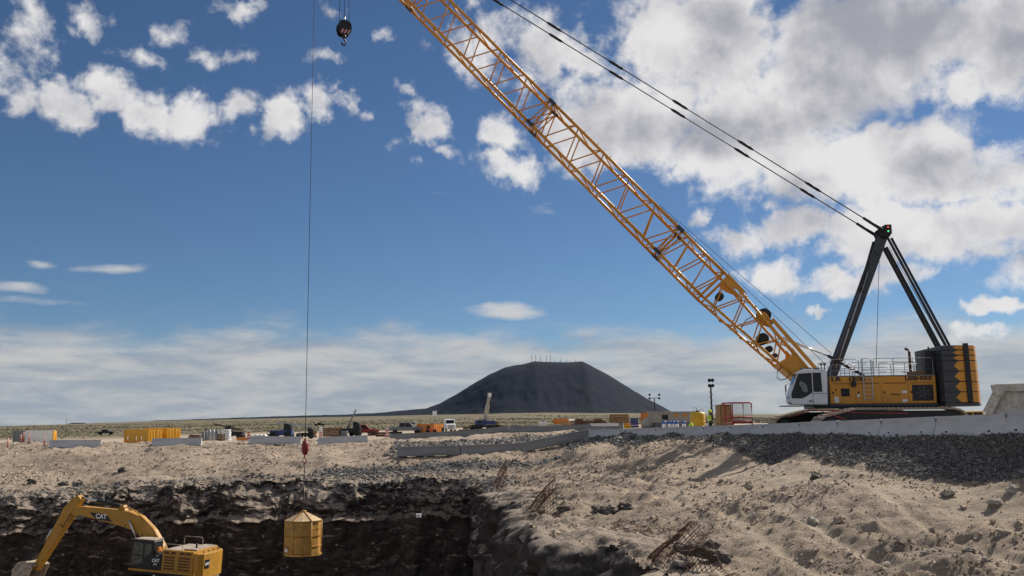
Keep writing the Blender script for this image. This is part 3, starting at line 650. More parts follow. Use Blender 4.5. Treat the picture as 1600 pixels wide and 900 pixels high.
    tag(fan.build('cooling_fan', 'crane_grey', hs), kind='stuff')
    text('lettering', 'LR', .36, 'black_steel', hs, (2.0, YF + .012, 3.25), (PI / 2, 0, PI), bold=.012, xs=1.5); text('lettering', '1300', .36, 'black_steel', hs, (.75, YF + .012, 3.25), (PI / 2, 0, PI), bold=.012, xs=1.45)
    text('lettering', 'LIEBHERR', .36, 'black_steel', hs, (-3.02, YF + .012, 3.25), (PI / 2, 0, PI), bold=.012, xs=1.08)
    text('lettering', 'Kiewit', .16, 'black_steel', hs, (-1.55, YF + .034, 2.28), (PI / 2, 0, PI), bold=.004, xs=1.3)
    for x, z, w, h in ((2.03, 1.98, .26, .36), (.68, 2.22, .17, .15), (-2.12, 2.42, .30, .16), (-2.12, 1.88, .30, .16)): MB().b2((x - w / 2, YF + .03, z - h / 2), (x + w / 2, YF + .036, z + h / 2)).build('sticker', 'white_paint', hs)
    MB().b2((1.98, YF + .03, 2.52), (2.1, YF + .036, 2.66)).build('sticker', 'red_paint', hs)
    # ladder and flood light on the near side
    ld = MB()
    for x in (.36, -.18): ld.bar((x, YF + .10, 1.98), (x, YF + .10, ytop + 1.1), .05)
    lad = ld.build('ladder', 'galvanised', cr)
    tag(lad, kind=None)
    for k in range(8): MB().bar((.36, YF + .10, 2.02 + k * .26), (-.18, YF + .10, 2.02 + k * .26), .035).build('rung', 'galvanised', lad)
    MB().box((.98, YF + .16, 2.94), (.24, .2, .32)).box((.98, YF + .12, 3.25), (.06, .06, .4)).box((.98, YF + .25, 2.98), (.3, .1, .2)).build('work_light', 'black_steel', cr)
    # handrails on the roofs
    def rail(x0, x1, y, z0, h, n, rounded=True):
        mb = MB(); r = .022
        mb.path([(x0, y, z0), (x0, y, z0 + h - .12), (x0 - .04 * np.sign(x0 - x1), y, z0 + h - .03), (x0 - .12 * np.sign(x0 - x1), y, z0 + h), (x1 + .12 * np.sign(x0 - x1), y, z0 + h), (x1 + .04 * np.sign(x0 - x1), y, z0 + h - .03), (x1, y, z0 + h - .12), (x1, y, z0)], r)
        for q in (.35, .68): mb.tube((x0, y, z0 + h * q), (x1, y, z0 + h * q), .018, n=6)
        for k in range(1, n): x = x0 + (x1 - x0) * k / n; mb.tube((x, y, z0), (x, y, z0 + h), .02, n=6)
        return tag(mb.build('handrail', 'galvanised', cr), kind='stuff')
    for x0, x1, h, n in ((2.3, .55, 1.1, 2), (.4, -.2, 1.13, 1), (-.35, -3.95, 1.12, 3)): rail(x0, x1, YF - .03, ytop, h, n)
    for x0, x1, h, n in ((-.9, -1.65, .88, 1), (-1.8, -3.2, .88, 2), (1.5, .6, .8, 1)): rail(x0, x1, .9, ytop, h, n)
    for x0, x1, h, n in ((2.3, .3, 1.1, 2), (.1, -3.9, 1.1, 3)): rail(x0, x1, -YF + .05, ytop, h, n)
    MB().b2((-4.0, .8, ytop), (2.4, YF + .02, ytop + .06)).build('roof_walkway', 'grey_metal', cr)
    MB().b2((-3.9, .9, ytop + .06), (-2.6, 1.5, ytop + .30)).build('roof_box', 'brown_crate', cr, .02)
    MB().path([(-2.75, 1.2, ytop + .2), (-2.75, 1.2, ytop + 1.55), (-2.70, 1.2, ytop + 1.66), (-2.58, 1.2, ytop + 1.72), (-2.5, 1.2, ytop + 1.72)], .085, 10).build('exhaust_pipe', 'rust', cr)
    MB().b2((-4.15, .85, 2.4), (-3.55, 1.6, ytop + 1.6)).tube((-3.9, 1.3, ytop + 1.6), (-3.9, 1.3, ytop + 1.85), .05).build('rear_cabinet', 'black_steel', cr, .02)
    # winches between the housings
    for x in (1.0, -1.0, -2.8): MB().lathe([(.62, -.6), (.62, -.55), (.42, -.54), (.42, .54), (.62, .55), (.62, .6)], 24, (x, 0, 2.5), 'y').build('winch_drum', 'black_steel', cr)
    # counterweight: two stacks of slabs
    plan = [(-4.25, 2.62), (-5.75, 2.62), (-6.35, 2.30), (-6.72, 1.60), (-6.90, .75), (-6.95, .12), (-4.25, .12)]
    zs = [1.50, 1.70, 2.36, 3.00, 3.64, 4.28, 4.61, 4.94, 5.24]
    for sgn in (1, -1):
        for i, (z0, z1) in enumerate(zip(zs[:-1], zs[1:])):
            k = 1 - .006 * i
            pl = [(-4.25 + (x + 4.25) * k, y * sgn) for x, y in plan]
            s_ = MB().prism(pl, 'z', z0 + .008, z1 - .008).build('counterweight_slab', 'crane_grey', cr, .02)
            if i == 0: continue
            # yellow zigzag band painted round the curved rear corner
            zm = (z0 + z1) / 2; e = .006; a0, a1 = z0 + .03, z1 - .03; mb = MB()
            def pt(x, y, z): return (-4.25 + (x + 4.25) * k, y * sgn, z)
            f = [(-5.75, 2.62), (-6.35, 2.30), (-6.72, 1.60), (-6.90, .75)]
            nx = [(0, 1), (-.47, .88), (-.885, .47), (-.98, .2)]
            def off(p, n_): return (p[0] + n_[0] * e, p[1] + n_[1] * e)
            A = off((-5.22, 2.62), (0, 1)); T_ = off((-4.92, 2.62), (0, 1)); B = off(f[0], nx[0])
            mb.add([pt(*A, a0), pt(*B, a0), pt(*B, a1), pt(*A, a1), pt(*T_, zm)], [(0, 1, 2, 3, 4)])
            for j in range(2):
                p, q = off(f[j], nx[j + 1]), off(f[j + 1], nx[j + 1]); mb.add([pt(*p, a0), pt(*q, a0), pt(*q, a1), pt(*p, a1)], [(0, 1, 2, 3)])
            p = off(f[2], nx[3]); q = off((-6.78, 1.32), nx[3]); t2 = off((-6.84, 1.02), nx[3])
            mb.add([pt(*p, a0), pt(*q, a0), pt(*t2, zm), pt(*q, a1), pt(*p, a1)], [(0, 1, 2, 3, 4)])
            mb.build('painted_band', 'crane_yellow', s_)
        MB().bar((-5.72, 2.68 * sgn, 1.7), (-5.66, 2.68 * sgn, 5.34), .09, .30, up=(1, 0, 0)).build('tie_strap', 'black_steel', cr)
    MB().b2((-6.6, -.12, 1.5), (-4.2, .12, 4.2)).build('ballast_frame', 'black_steel', cr)
    # cab
    cb = MB(); y0, y1 = 1.05, 2.45
    side = [(5.02, 1.86), (4.86, 1.70), (2.72, 1.66), (2.66, 3.74), (2.78, 3.86), (4.10, 3.90), (4.46, 3.72), (4.98, 2.35)]
    cab = cb.prism(side, 'y', y0, y1).build('cab', 'cab_white', cr, .05)
    g1 = [(4.90, 2.08), (4.92, 2.34), (4.44, 3.62), (3.62, 3.66), (3.62, 2.44), (4.05, 2.16), (4.3, 2.07)]
    MB().prism(g1, 'y', y1 + .004, y1 + .02).build('side_window', 'dark_glass', cab)
    MB().prism([(3.56, 2.47), (3.56, 3.66), (3.06, 3.66), (3.02, 2.47)], 'y', y1 + .004, y1 + .022).build('door_window', 'dark_glass', cab)
    MB().add([(5.035, y0 + .1, 2.1), (5.035, y1 - .1, 2.1), (4.53, y1 - .12, 3.62), (4.53, y0 + .12, 3.62)], [(0, 1, 2, 3)]).build('windscreen', 'dark_glass', cab)
    MB().b2((3.58, y1 + .003, 1.72), (3.60, y1 + .008, 2.42)).build('door_gap', 'black_steel', cab); MB().b2((2.70, y1 + .003, 2.36), (3.58, y1 + .008, 2.385)).build('door_gap', 'black_steel', cab)
    MB().b2((3.64, y1 + .003, 1.84), (3.86, y1 + .008, 1.96)).build('badge', 'grey_metal', cab)
    MB().prism([(4.30, 3.18), (4.42, 3.0), (4.2, 2.5), (3.9, 2.45), (3.95, 2.9)], 'y', y1 + .021, y1 + .023).build('seat_behind_glass', 'grey_metal', cab)
    MB().b2((5.45, y0, 1.58), (2.9, y1 + .05, 1.64)).build('cab_step', 'black_steel', cr)
    for x in (3.2, 3.65, 4.0): MB().box((x, 1.9, 3.95), (.3, .5, .1)).build('roof_fitting', 'grey_metal', cab)
    for x in (2.75, 2.95): MB().box((x, 2.2, 4.02), (.05, .05, .3)).box((x, 2.2, 4.2), (.16, .12, .1)).build('roof_lamp', 'black_steel', cab)
    MB().path([(5.05, y1 + .1, 3.0), (5.25, y1 + .15, 2.9), (5.3, y1 + .15, 2.3), (5.1, y1 + .1, 2.0)], .018).box((5.28, y1 + .2, 2.7), (.05, .22, .4)).build('mirror', 'black_steel', cab)
    MB().b2((2.46, .9, 1.7), (2.66, 1.76, 3.4)).build('cab_mount', 'crane_grey', cr)
    # A-frame mast
    apex = loc(1381, 362, 0.0); ft = loc(1296, 596, 0.0)
    for s in (1, -1):
        MB().bar((ft.x, s * .62, ft.z - .5), (apex.x, s * .34, apex.z), .24, .66, up=(0, 1, 0), w1=.62, h1=.24).build('mast_leg', 'crane_grey', cr) if False else None
        mb = MB(); d = Vector((apex.x - ft.x, 0, apex.z - ft.z)).normalized(); a = Vector((d.z, 0, -d.x))
        p0 = Vector((ft.x, s * .36, ft.z)) - d * 1.2; p1 = Vector((apex.x, s * .30, apex.z)) + d * .25; vs = []
        for p, w in ((p0, .26), (p1, .29)):
            for u, v in ((-1, -1), (1, -1), (1, 1), (-1, 1)): vs.append(p + a * (u * w) + Vector((0, v * .13, 0)))
        mb.add(vs, [(3, 2, 1, 0), (4, 5, 6, 7), (0, 1, 5, 4), (1, 2, 6, 5), (2, 3, 7, 6), (3, 0, 4, 7)]); mb.build('mast_leg', 'crane_grey', cr, .03)
        # rest arm lying along the front of the mast
        c0 = loc(1343, 455, s * .5); c1 = loc(1365, 378, s * .4); MB().tube(c0, c1, .085).tube(c0, c0 + (c1 - c0) * .3, .14).build('mast_cylinder', 'black_steel', cr)
        MB().tube(loc(1306, 576, s * .5), loc(1356, 425, s * .5) , .05).build('mast_pipe', 'galvanised', cr)
        # back stays: twin bars down to the counterweight
        b0 = loc(1390 if s > 0 else 1382, 372 if s > 0 else 386, s * .35); b1 = loc(1484 if s > 0 else 1468, 541, s * 1.0)
        for q in (-.11, .11):
            MB().bar(b0 + Vector((q, 0, 0)), b1 + Vector((q, 0, -.25)), .12, .15).build('back_stay', 'black_steel', cr)
        # boom backstops: chromed rods sliding in dark tubes
        t0 = loc(1223, 530 if s > 0 else 527, s * .8); tm = loc(1294, 556, s * .8); t1 = loc(1350, 587, s * .8)
        bs = MB().tube(tm, t1, .10).build('backstop', 'black_steel', cr); MB().tube(t0, tm, .045).build('backstop_rod', 'chrome', bs)
    for q in (.35, .6, .85):
        p = Vector((ft.x, 0, ft.z)).lerp(Vector((apex.x, 0, apex.z)), q); MB().box(p, (.2, 1.1, .2)).build('mast_cross_tie', 'crane_grey', cr)
    MB().lathe([(.1, -.5), (.42, -.48), (.30, -.4), (.42, -.3), (.30, -.2), (.42, -.1), (.30, 0), (.42, .1), (.30, .2), (.42, .3), (.30, .4), (.42, .48), (.1, .5)], 20, (apex.x + .1, 0, apex.z - .15), 'y').build('mast_head_sheaves', 'black_steel', cr)
    sg_ = MB().box((apex.x - .12, .52, apex.z + .05), (.44, .12, .62)).build('signal_lamp_box', 'black_steel', cr)
    for m_, z in (('lamp_red', .2), ('lamp_green', -.08)): MB().lathe([(.06, 0), (.05, .04), (.02, .05)], 12, (apex.x - .12, .58, apex.z + z), 'y').build('signal_lamp', m_, sg_)
    MB().tube((apex.x + .3, .1, apex.z - .3), loc(1369, 575, .1), .018, n=5).build('auxiliary_rope', 'rope', cr)
    MB().tube(b0 + Vector((-.3, 0, 0)), loc(1476, 541, 0), .022, n=5).build('auxiliary_rope', 'rope', cr)
    # ---------------- boom
    foot = loc(1280, 617, 0.0); tip = loc(497, -166, 0.0)
    ax = (tip - foot).normalized(); L = (tip - foot).length; up = Vector((-ax.z, 0, ax.x)); lat = Vector((0, 1, 0))
    HW, HD = 1.18, 1.06
    def bp(s, u, v): return foot + ax * s + lat * u + up * v      # s along, u sideways, v depthwise
    lace_cache = {}
    def lace(par, p, q, r=.048):
        d = q - p; key = (round(d.length, 2), r)
        if key not in lace_cache: lace_cache[key] = MB().tube((0, 0, 0), (0, 0, d.length), r, n=6).mesh('lacing_bar', 'crane_yellow')
        o = inst(lace_cache[key], 'lacing_bar', par, p); o.rotation_mode = 'QUATERNION'; o.rotation_quaternion = d.to_track_quat('Z', 'Y')
    def lattice(s0, s1, npan, name='boom_section'):
        def ringbars(s):
            mb = MB()
            for a, c in (((-1, -1), (1, -1)), ((1, -1), (1, 1)), ((1, 1), (-1, 1)), ((-1, 1), (-1, -1))): mb.tube(bp(s, a[0] * HW, a[1] * HD), bp(s, c[0] * HW, c[1] * HD), .05, n=6)
            return mb
        sec = ringbars(s0 + .15).build(name, 'crane_yellow', cr); ringbars(s1 - .15).build('end_frame', 'crane_yellow', sec)
        for u in (-1, 1):
            for v in (-1, 1): MB().tube(bp(s0, u * HW, v * HD), bp(s1, u * HW, v * HD), .105, n=10).build('chord', 'crane_yellow', sec)
        st = (s1 - s0) / npan
        for u in (-1, 1):
            for k in range(npan):
                a, c = s0 + k * st + .12, s0 + (k + 1) * st - .12
                if k % 2 == 0: lace(sec, bp(a, u * HW, HD), bp(c, u * HW, -HD))
                else: lace(sec, bp(a, u * HW, -HD), bp(c, u * HW, HD))
        for v in (-1, 1):
            for k in range(npan):
                a, c = s0 + k * st + .12, s0 + (k + 1) * st - .12; q = 1 if k % 2 else -1
                lace(sec, bp(a, -HW * q, v * HD), bp(c, HW * q, v * HD))
        lace(sec, bp(s0 + .2, HW, HD), bp(s0 + .2, -HW, -HD)); lace(sec, bp(s1 - .2, -HW, HD), bp(s1 - .2, HW, -HD))
        for u in (-1, 1):                                    # pin lugs at the joint
            for v in (-1, 1): MB().bar(bp(s1 - .28, u * HW, v * HD), bp(s1 + .28, u * HW, v * HD), .26, .22).build('pin_lug', 'crane_grey', sec)
        lt = MB()                                            # hand line and its stays along the top chord
        for k in range(npan): lt.tube(bp(s0 + (k + .5) * st, HW, HD), bp(s0 + (k + .5) * st, HW, HD + .22), .02, n=5)
        tag(lt.build('line_stay', 'black_steel', sec), kind='stuff')
        return sec
    def on_s(px, py):
        p = loc(px, py, 0); return (p - foot).dot(ax)
    sA = on_s(1112, 450)
    joints = [sA, on_s(1042, 382), on_s(846, 186), on_s(650, -12), L - 3.0]
    lattice(joints[0], joints[1], 5)
    lattice(joints[1], joints[2], 10); lattice(joints[2], joints[3], 10); lattice(joints[3], joints[4], 6)
    # butt section: chords run together into plated foot
    s1 = sA; s0 = on_s(1224, 561); mb = MB()
    def taper(s): k = min(1, max(0, (s - 0.0) / (s1 - 1.0))); return .30 + (HD - .30) * min(1, k * 1.12)
    def twid(s): k = min(1, max(0, (s - 0.0) / (s1 - 1.0))); return .95 + (HW - .95) * k
    for u in (-1, 1):
        for v in (-1, 1): mb.tube(bp(1.0, u * twid(1.0), v * taper(1.0)), bp(s1, u * HW, v * HD), .092, n=10)
    butt = mb.build('boom_butt', 'crane_yellow', cr)
    n = 7; ss_ = [s0 + .2 + (s1 - s0 - .4) * k / n for k in range(n + 1)]
    for u in (-1, 1):
        for k in range(n):
            a, c = ss_[k], ss_[k + 1]; v = 1 if k % 2 else -1; lace(butt, bp(a, u * twid(a), v * taper(a)), bp(c, u * twid(c), -v * taper(c)), .046)
        lace(butt, bp(s1 - .2, u * HW, HD), bp(s1 - .2, u * HW, -HD), .06)
    for v in (-1, 1):
        for k in range(n): a, c = ss_[k], ss_[k + 1]; q = 1 if k % 2 else -1; lace(butt, bp(a, -q * twid(a), v * taper(a)), bp(c, q * twid(c), v * taper(c)), .046)
    for u in (-1, 1):                                        # foot plates
        pl = [(.0, -.28), (.0, .28), (s0 * .55, taper(s0 * .55) + .12), (s0 + .2, taper(s0) + .13), (s0 - .15, taper(s0) * .45), (s0 + .1, -taper(s0) - .08), (s0 * .55, -taper(s0 * .55) - .06)]
        vs = [bp(s, u * (twid(s) + e), v) for e in (-.05, .05) for s, v in pl]; m_ = len(pl)
        MB().add(vs, [tuple(range(m_)), tuple(range(m_, 2 * m_))] + [(i, (i + 1) % m_, m_ + (i + 1) % m_, m_ + i) for i in range(m_)]).build('foot_plate', 'crane_yellow', cr)
        vs = [bp(s, u * (HW + e), v) for e in (-.05, .05) for s, v in ((s1 - 1.9, HD + .1), (s1 - .1, HD + .16), (s1 - .2, HD - .45), (s1 - .75, HD - .42))]
        MB().add(vs, [(0, 1, 2, 3), (4, 5, 6, 7), (0, 1, 5, 4), (1, 2, 6, 5), (2, 3, 7, 6), (3, 0, 4, 7)]).build('gusset_plate', 'crane_yellow', butt)
        MB().bar(bp(s0 - 2.2, u * twid(s0), taper(s0) + .22), bp(s0 + 2.4, u * twid(s0), taper(s0 + 2.4) + .30), .16, .22).build('backstop_rail', 'crane_yellow', butt)
    MB().add([bp(s, u, -taper(s) - .06) for s, u in ((.3, -.8), (.3, .8), (s0, twid(s0)), (s0, -twid(s0)))] + [bp(s, u, -taper(s)) for s, u in ((.3, -.8), (.3, .8), (s0, twid(s0)), (s0, -twid(s0)))], [(0, 1, 2, 3), (4, 5, 6, 7), (0, 1, 5, 4), (1, 2, 6, 5), (2, 3, 7, 6), (3, 0, 4, 7)]).build('belly_plate', 'crane_yellow', cr)
    for px, py, r in ((1193, 493, .44), (1191, 530, .38), (1201, 546, .22), (1210, 556, .15), (1124, 464, .26)):
        p = loc(px, py, 0.35); MB().lathe([(r * .25, -.42), (r, -.40), (r, -.34), (r * .72, -.32), (r * .72, .32), (r, .34), (r, .40), (r * .25, .42)], 24, p, 'y').build('guide_sheave', 'black_steel', butt)
    p = loc(1193, 493, .35); vs = []
    for u in (.85, .95): vs += [(p.x - .1, u, p.z + .1), (p.x + .55, u, p.z + .35), (p.x + .45, u, p.z - .6), (p.x - .25, u, p.z - .85), (p.x - .5, u, p.z - .6)]
    MB().add(vs, [(0, 1, 2, 3, 4), (5, 6, 7, 8, 9)] + [(i, (i + 1) % 5, 5 + (i + 1) % 5, 5 + i) for i in range(5)]).build('sheave_bracket', 'crane_yellow', butt)
    for pts in ([(1176, 494), (1166, 500), (1160, 508), (1158, 515)], [(1222, 572), (1215, 580), (1214, 590), (1220, 594), (1228, 592), (1234, 585)]): MB().path([loc(a, c, 1.1) for a, c in pts], .03, 6).build('hydraulic_hose', 'black_steel', butt)
    # boom head with its sheaves
    for u in (-1, 1):
        for v in (-1, 1): MB().tube(bp(L - 3, u * HW, v * HD), bp(L, u * .5, v * .35), .09, n=8).build('head_chord', 'crane_yellow', cr)
    MB().lathe([(.1, -.5), (.5, -.5), (.5, .5), (.1, .5)], 20, bp(L - .1, 0, -.4), 'y').build('head_sheaves', 'black_steel', cr)
    # suspension pendants: twin rods with forked connectors
    for s in (1, -1):
        a = Vector((apex.x + .35, s * .85, apex.z - .02)); c = bp(L - .2, s * 1.05, .55); D = c - a; n = 9
        pen = MB().tube(a, c, .038, n=6).build('pendant_rod', 'rope', cr)
        for k in range(0, n + 1):
            q = a + D * (k / n if k else .012); MB().tube(q - D.normalized() * .42, q + D.normalized() * .42, .10, n=8).tube(q - D.normalized() * .62, q - D.normalized() * .40, .055, .10, n=8).tube(q + D.normalized() * .40, q + D.normalized() * .62, .10, .055, n=8).build('pendant_link', 'black_steel', pen)
        MB().tube(a, a + D * .03, .12, .09).build('pendant_socket', 'black_steel', cr)
    # hoist ropes from the winches over the boom
    for px, py, u, e in ((1294, 573, .3, (1030, 322)), (1300, 553, -.3, (1030, 320))):
        MB().tube(loc(px, py, u), loc(e[0], e[1], u), .017, n=5).build('hoist_line', 'rope', cr)
    return cr, Q, ORG, lambda s, u, v: ORG + Q @ bp(s, u, v), L
crane, CQ, CORG, BOOM, BL = build_crane()

# ------------------------------------------------------------------ what hangs from the boom
def hanging():
    tipw = BOOM(BL, 0, 0); Yl = tipw.y
    # single whip line with overhaul ball and the yellow muck bin
    top = at(493.5, -120, Yl); ball_t = at(477, 684, Yl - .2)
    rope = MB().tube((0, 0, 0), top - ball_t, .020, n=6).tube((top - ball_t) * .852 - Vector((0, 0, .14)), (top - ball_t) * .852 + Vector((0, 0, .14)), .055, n=8).build('hoist_rope', 'rope', loc=ball_t)
    tag(rope, 'long thin dark single hoist rope hanging down to the red ball', 'rope')
    b0 = ball_t - Vector((0, 0, .02)); bt = thing('overhaul_ball', b0, 0, 'dark red overhaul ball on the hoist rope above the pit', 'crane hook')
    MB().tube((0, 0, 0), (0, 0, -.2), .05, .09).lathe([(.05, -.15), (.13, -.2), (.21, -.36), (.235, -.55), (.235, -.8), (.19, -1.0), (.12, -1.12), (.05, -1.15)], 20).build('ball', 'dark_red', bt)
    MB().tube((0, 0, .05), (0, 0, .55), .07, .045).build('rope_socket', 'black_steel', bt)
    hk = [(0, 0, -1.12), (0, 0, -1.35), (.10, 0, -1.48), (.11, 0, -1.60), (.0, 0, -1.70), (-.11, 0, -1.62), (-.12, 0, -1.50)]
    MB().path(hk, .04, 8).build('hook', 'dark_red', bt)
    hook = b0 + Vector((0, 0, -1.66))
    # bin: eight-sided body with conical lid
    bc = at(473, 866, Yl - .3); z0 = bc.z; ztop = at(473, 813, Yl - .3).z; zap = at(473, 799.5, Yl - .3).z; r = 1.19; rzz = R(-7)
    bn = thing('muck_bin', bc, rzz, 'round yellow steel bin with conical lid hanging over the pit', 'bin')
    n = 12; h = ztop - z0
    def ring(rad, z, ph=0): return [Vector((rad * math.cos(2 * PI * (k + .5) / n + ph), rad * math.sin(2 * PI * (k + .5) / n + ph), z)) for k in range(n)]
    lo, mid, hi = ring(r, .12), ring(r, h * .56), ring(r, h)
    panel_ = []
    for k in range(n):
        k2 = (k + 1) % n
        for a, c in ((lo, mid), (mid, hi)):
            g_ = Vector((0, 0, .025))
            MB().add([a[k] + g_, a[k2] + g_, c[k2] - g_, c[k] - g_, a[k] * .96 + g_ + Vector((0, 0, a[k].z * .04)), a[k2] * .96 + g_ + Vector((0, 0, a[k].z * .04)), c[k2] * .96 - g_ + Vector((0, 0, c[k].z * .04)), c[k] * .96 - g_ + Vector((0, 0, c[k].z * .04))], [(0, 1, 2, 3), (4, 5, 6, 7), (0, 1, 5, 4), (1, 2, 6, 5), (2, 3, 7, 6), (3, 0, 4, 7)]).build('side_panel', 'bin_paint', bn)
        if k % 2 == 0: MB().tube(lo[k] * 1.0 - Vector((0, 0, .1)), hi[k], .06, n=6).build('corner_post', 'bin_paint', bn)
    for z, rr, th in ((.05, r + .06, .14), (h * .27, r + .04, .07), (h * .56, r + .035, .07), (h * .78, r + .02, .04), (h, r + .06, .08)):
        mb = MB(); a = ring(rr, z - th / 2); c = ring(rr, z + th / 2); i_ = ring(rr - .12, z - th / 2); j_ = ring(rr - .12, z + th / 2)
        for k in range(n): k2 = (k + 1) % n; mb.add([a[k], a[k2], c[k2], c[k], i_[k], i_[k2], j_[k2], j_[k]], [(0, 1, 2, 3), (4, 5, 6, 7), (0, 1, 5, 4), (3, 2, 6, 7)])
        mb.build('hoop', 'crane_yellow_dark' if abs(z - h * .56) < .01 else 'bin_paint', bn)
    MB().prism([(v.x, v.y) for v in ring(r, 0)], 'z', 0, .06).build('floor_plate', 'bin_paint', bn)
    top_r, za = ring(.16, zap - z0), ring(r + .06, h + .03)
    for k in range(n):
        k2 = (k + 1) % n; e = Vector((0, 0, -.05)); g0 = za[k].lerp(za[k2], .012); g1 = za[k].lerp(za[k2], .988)
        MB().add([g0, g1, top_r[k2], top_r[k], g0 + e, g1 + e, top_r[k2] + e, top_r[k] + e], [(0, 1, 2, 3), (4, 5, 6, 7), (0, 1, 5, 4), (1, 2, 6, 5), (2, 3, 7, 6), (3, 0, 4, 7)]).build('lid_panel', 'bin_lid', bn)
        if k % 2 == 0: MB().bar(za[k] + Vector((0, 0, .01)), top_r[k] + Vector((0, 0, .01)), .06, .05).build('lid_seam', 'crane_yellow_dark', bn)
    MB().lathe([(.17, zap - z0 - .05), (.17, zap - z0 + .08), (.05, zap - z0 + .1)], 12).build('lifting_crown', 'bin_paint', bn)
    MB().box((-.75, -1.12, .38), (.26, .03, .2), Matrix.Rotation(-.6, 3, 'Z')).build('plate', 'white_paint', bn)
    tops = [bc + Vector((.14 * math.cos(a), .14 * math.sin(a), zap - z0 + .06)) for a in (0, 2.1, 4.2)]
    for k, (tp, lb) in enumerate(zip(tops, ('right steel sling leg from red ball to bin lid', 'middle steel sling leg from red ball to bin lid', 'left steel sling leg from red ball to bin lid'))):
        tag(MB().tube((0, 0, 0), hook - tp, .016, n=5).build('sling', 'rope', loc=tp), lb, 'sling', 'slings of the bin')
    tg0 = hook; e = at(452, 772, Yl - 1); e2 = at(449, 800, Yl - 1)
    tag(MB().path([hook - e2, e - e2 + Vector((0, 0, .4)), e - e2, (0, 0, .6), (.15, 0, .15), (.45, 0, 0)], .016, 5).build('tag_line', 'rope', loc=e2), 'slack tag line dangling left of the bin slings', 'rope')
    # large hook block on three falls
    hb = at(537, 72, Yl + .2); k = at(537, 34, Yl + .2); s = (k.z - hb.z)
    B = thing('hook_block', hb, R(25), 'black hook block with red and white stripes high in the sky', 'crane hook')
    pr = [(-.42, .95), (-.50, 1.25), (-.47, 1.62), (-.28, 1.86), (.28, 1.86), (.47, 1.62), (.50, 1.25), (.42, .95), (.28, .78), (-.28, .78)]
    for y in (-.34, .26): MB().prism(pr, 'y', y, y + .08).build('cheek_plate', 'black_steel', B, .01)
    MB().lathe([(.2, -.24), (.40, -.22), (.40, .22), (.2, .24)], 20, (0, 0, 1.42), 'y').build('sheave', 'black_steel', B)
    for y in (-.346, .346):
        for q in range(3): MB().add([(-.40 + q * .24, y, .86), (-.28 + q * .24, y, .86), (-.14 + q * .24, y, 1.16), (-.26 + q * .24, y, 1.16)], [(0, 1, 2, 3)]).build('warning_stripe', 'white_paint' if False else 'red_paint', B)
        for q in range(3): MB().add([(-.285 + q * .24, y * 1.004, .86), (-.235 + q * .24, y * 1.004, .86), (-.095 + q * .24, y * 1.004, 1.16), (-.145 + q * .24, y * 1.004, 1.16)], [(0, 1, 2, 3)]).build('warning_stripe', 'white_paint', B)
    MB().lathe([(.14, .62), (.16, .66), (.16, .80), (.12, .84)], 14).build('swivel', 'black_steel', B)
    MB().path([(0, 0, .64), (.02, 0, .5), (.13, 0, .38), (.16, 0, .24), (.10, 0, .10), (-.02, 0, .06), (-.13, 0, .14), (-.15, 0, .26)], .062, 10).build('hook', 'black_steel', B)
    MB().tube((.05, 0, 1.82), (.05, 0, 2.3), .05).build('rope_wedge', 'galvanised', B)
    for q, lb in ((-.36, 'left fall of rope above the striped hook block'), (.02, 'middle fall of rope above the striped hook block'), (.36, 'right fall of rope above the striped hook block')):
        p = hb + Vector((q, 0, 1.75 if q != .02 else 2.2)); tag(MB().tube((0, 0, 0), (-q * .2, 0, 6.0), .02, n=5).build('rope_fall', 'rope', loc=p), lb, 'rope', 'falls of the hook block')
hanging()
# ------------------------------------------------------------------ concrete barriers
def barrier_mesh(m):
    pr = [(-.30, 0), (.30, 0), (.30, .08), (.215, .27), (.115, .60), (.09, .81), (-.09, .81), (-.115, .60), (-.215, .27), (-.30, .08)]
    mb = MB(); n = 6
    rings = [[(x, y, z) for y, z in pr] for x in (-.496, -.485, .485, .496)]
    rings[0] = [(x, y * .93, z * .99) for x, y, z in rings[0]]; rings[3] = [(x, y * .93, z * .99) for x, y, z in rings[3]]
    k = len(pr); vs = [v for r_ in rings for v in r_]
    mb.add(vs, [tuple(range(k))[::-1], tuple(range(3 * k, 4 * k))] + [(i * k + j, i * k + (j + 1) % k, (i + 1) * k + (j + 1) % k, (i + 1) * k + j) for i in range(3) for j in range(k)])
    return mb.mesh('concrete_barrier', m)
BM = {'concrete': barrier_mesh('concrete'), 'shaded_concrete': barrier_mesh('shaded_concrete')}
slot = MB().box((0, 0, 0), (.12, .05, .07)).mesh('anchor_slot', 'black_steel'); pin = MB().lathe([(.03, -.1), (.03, .1)], 8).box((0, .02, 0), (.14, .10, .05)).mesh('joint_pin', 'galvanised')
def barrier(p0, p1, label, group, m='concrete', detail=True, zs=1.0):
    p0 = Vector(p0); p1 = Vector(p1); d = p1 - p0; L = d.length; o = inst(BM[m], 'concrete_barrier', None, (p0 + p1) / 2 + Vector((0, 0, -.06)))
    o.rotation_euler = (0, -math.atan2(d.z, math.hypot(d.x, d.y)), math.atan2(d.y, d.x)); o.scale = (L, 1, zs); tag(o, label, 'barrier', group)
    if detail:
        for sd in (-1, 1):
            for x in (-.3, .3): inst(slot, 'anchor_slot', o, (x, sd * .238, .20), (0, 0, 0), (1 / L, 1, 1))
        inst(pin, 'joint_pin', o, (.5, .12, .70), None, (1 / L, 1, 1)); inst(pin, 'joint_pin', o, (.5, .12, .35), None, (1 / L, 1, 1))
    return o
ORD = ['nearest', 'second', 'third', 'fourth', 'fifth', 'sixth', 'seventh', 'eighth', 'ninth', 'tenth', 'eleventh', 'twelfth', 'thirteenth', 'farthest']
def orow(k): return 'nearest' if k == 0 else ('farthest' if k == 13 else ORD[k] + ' from the right edge')
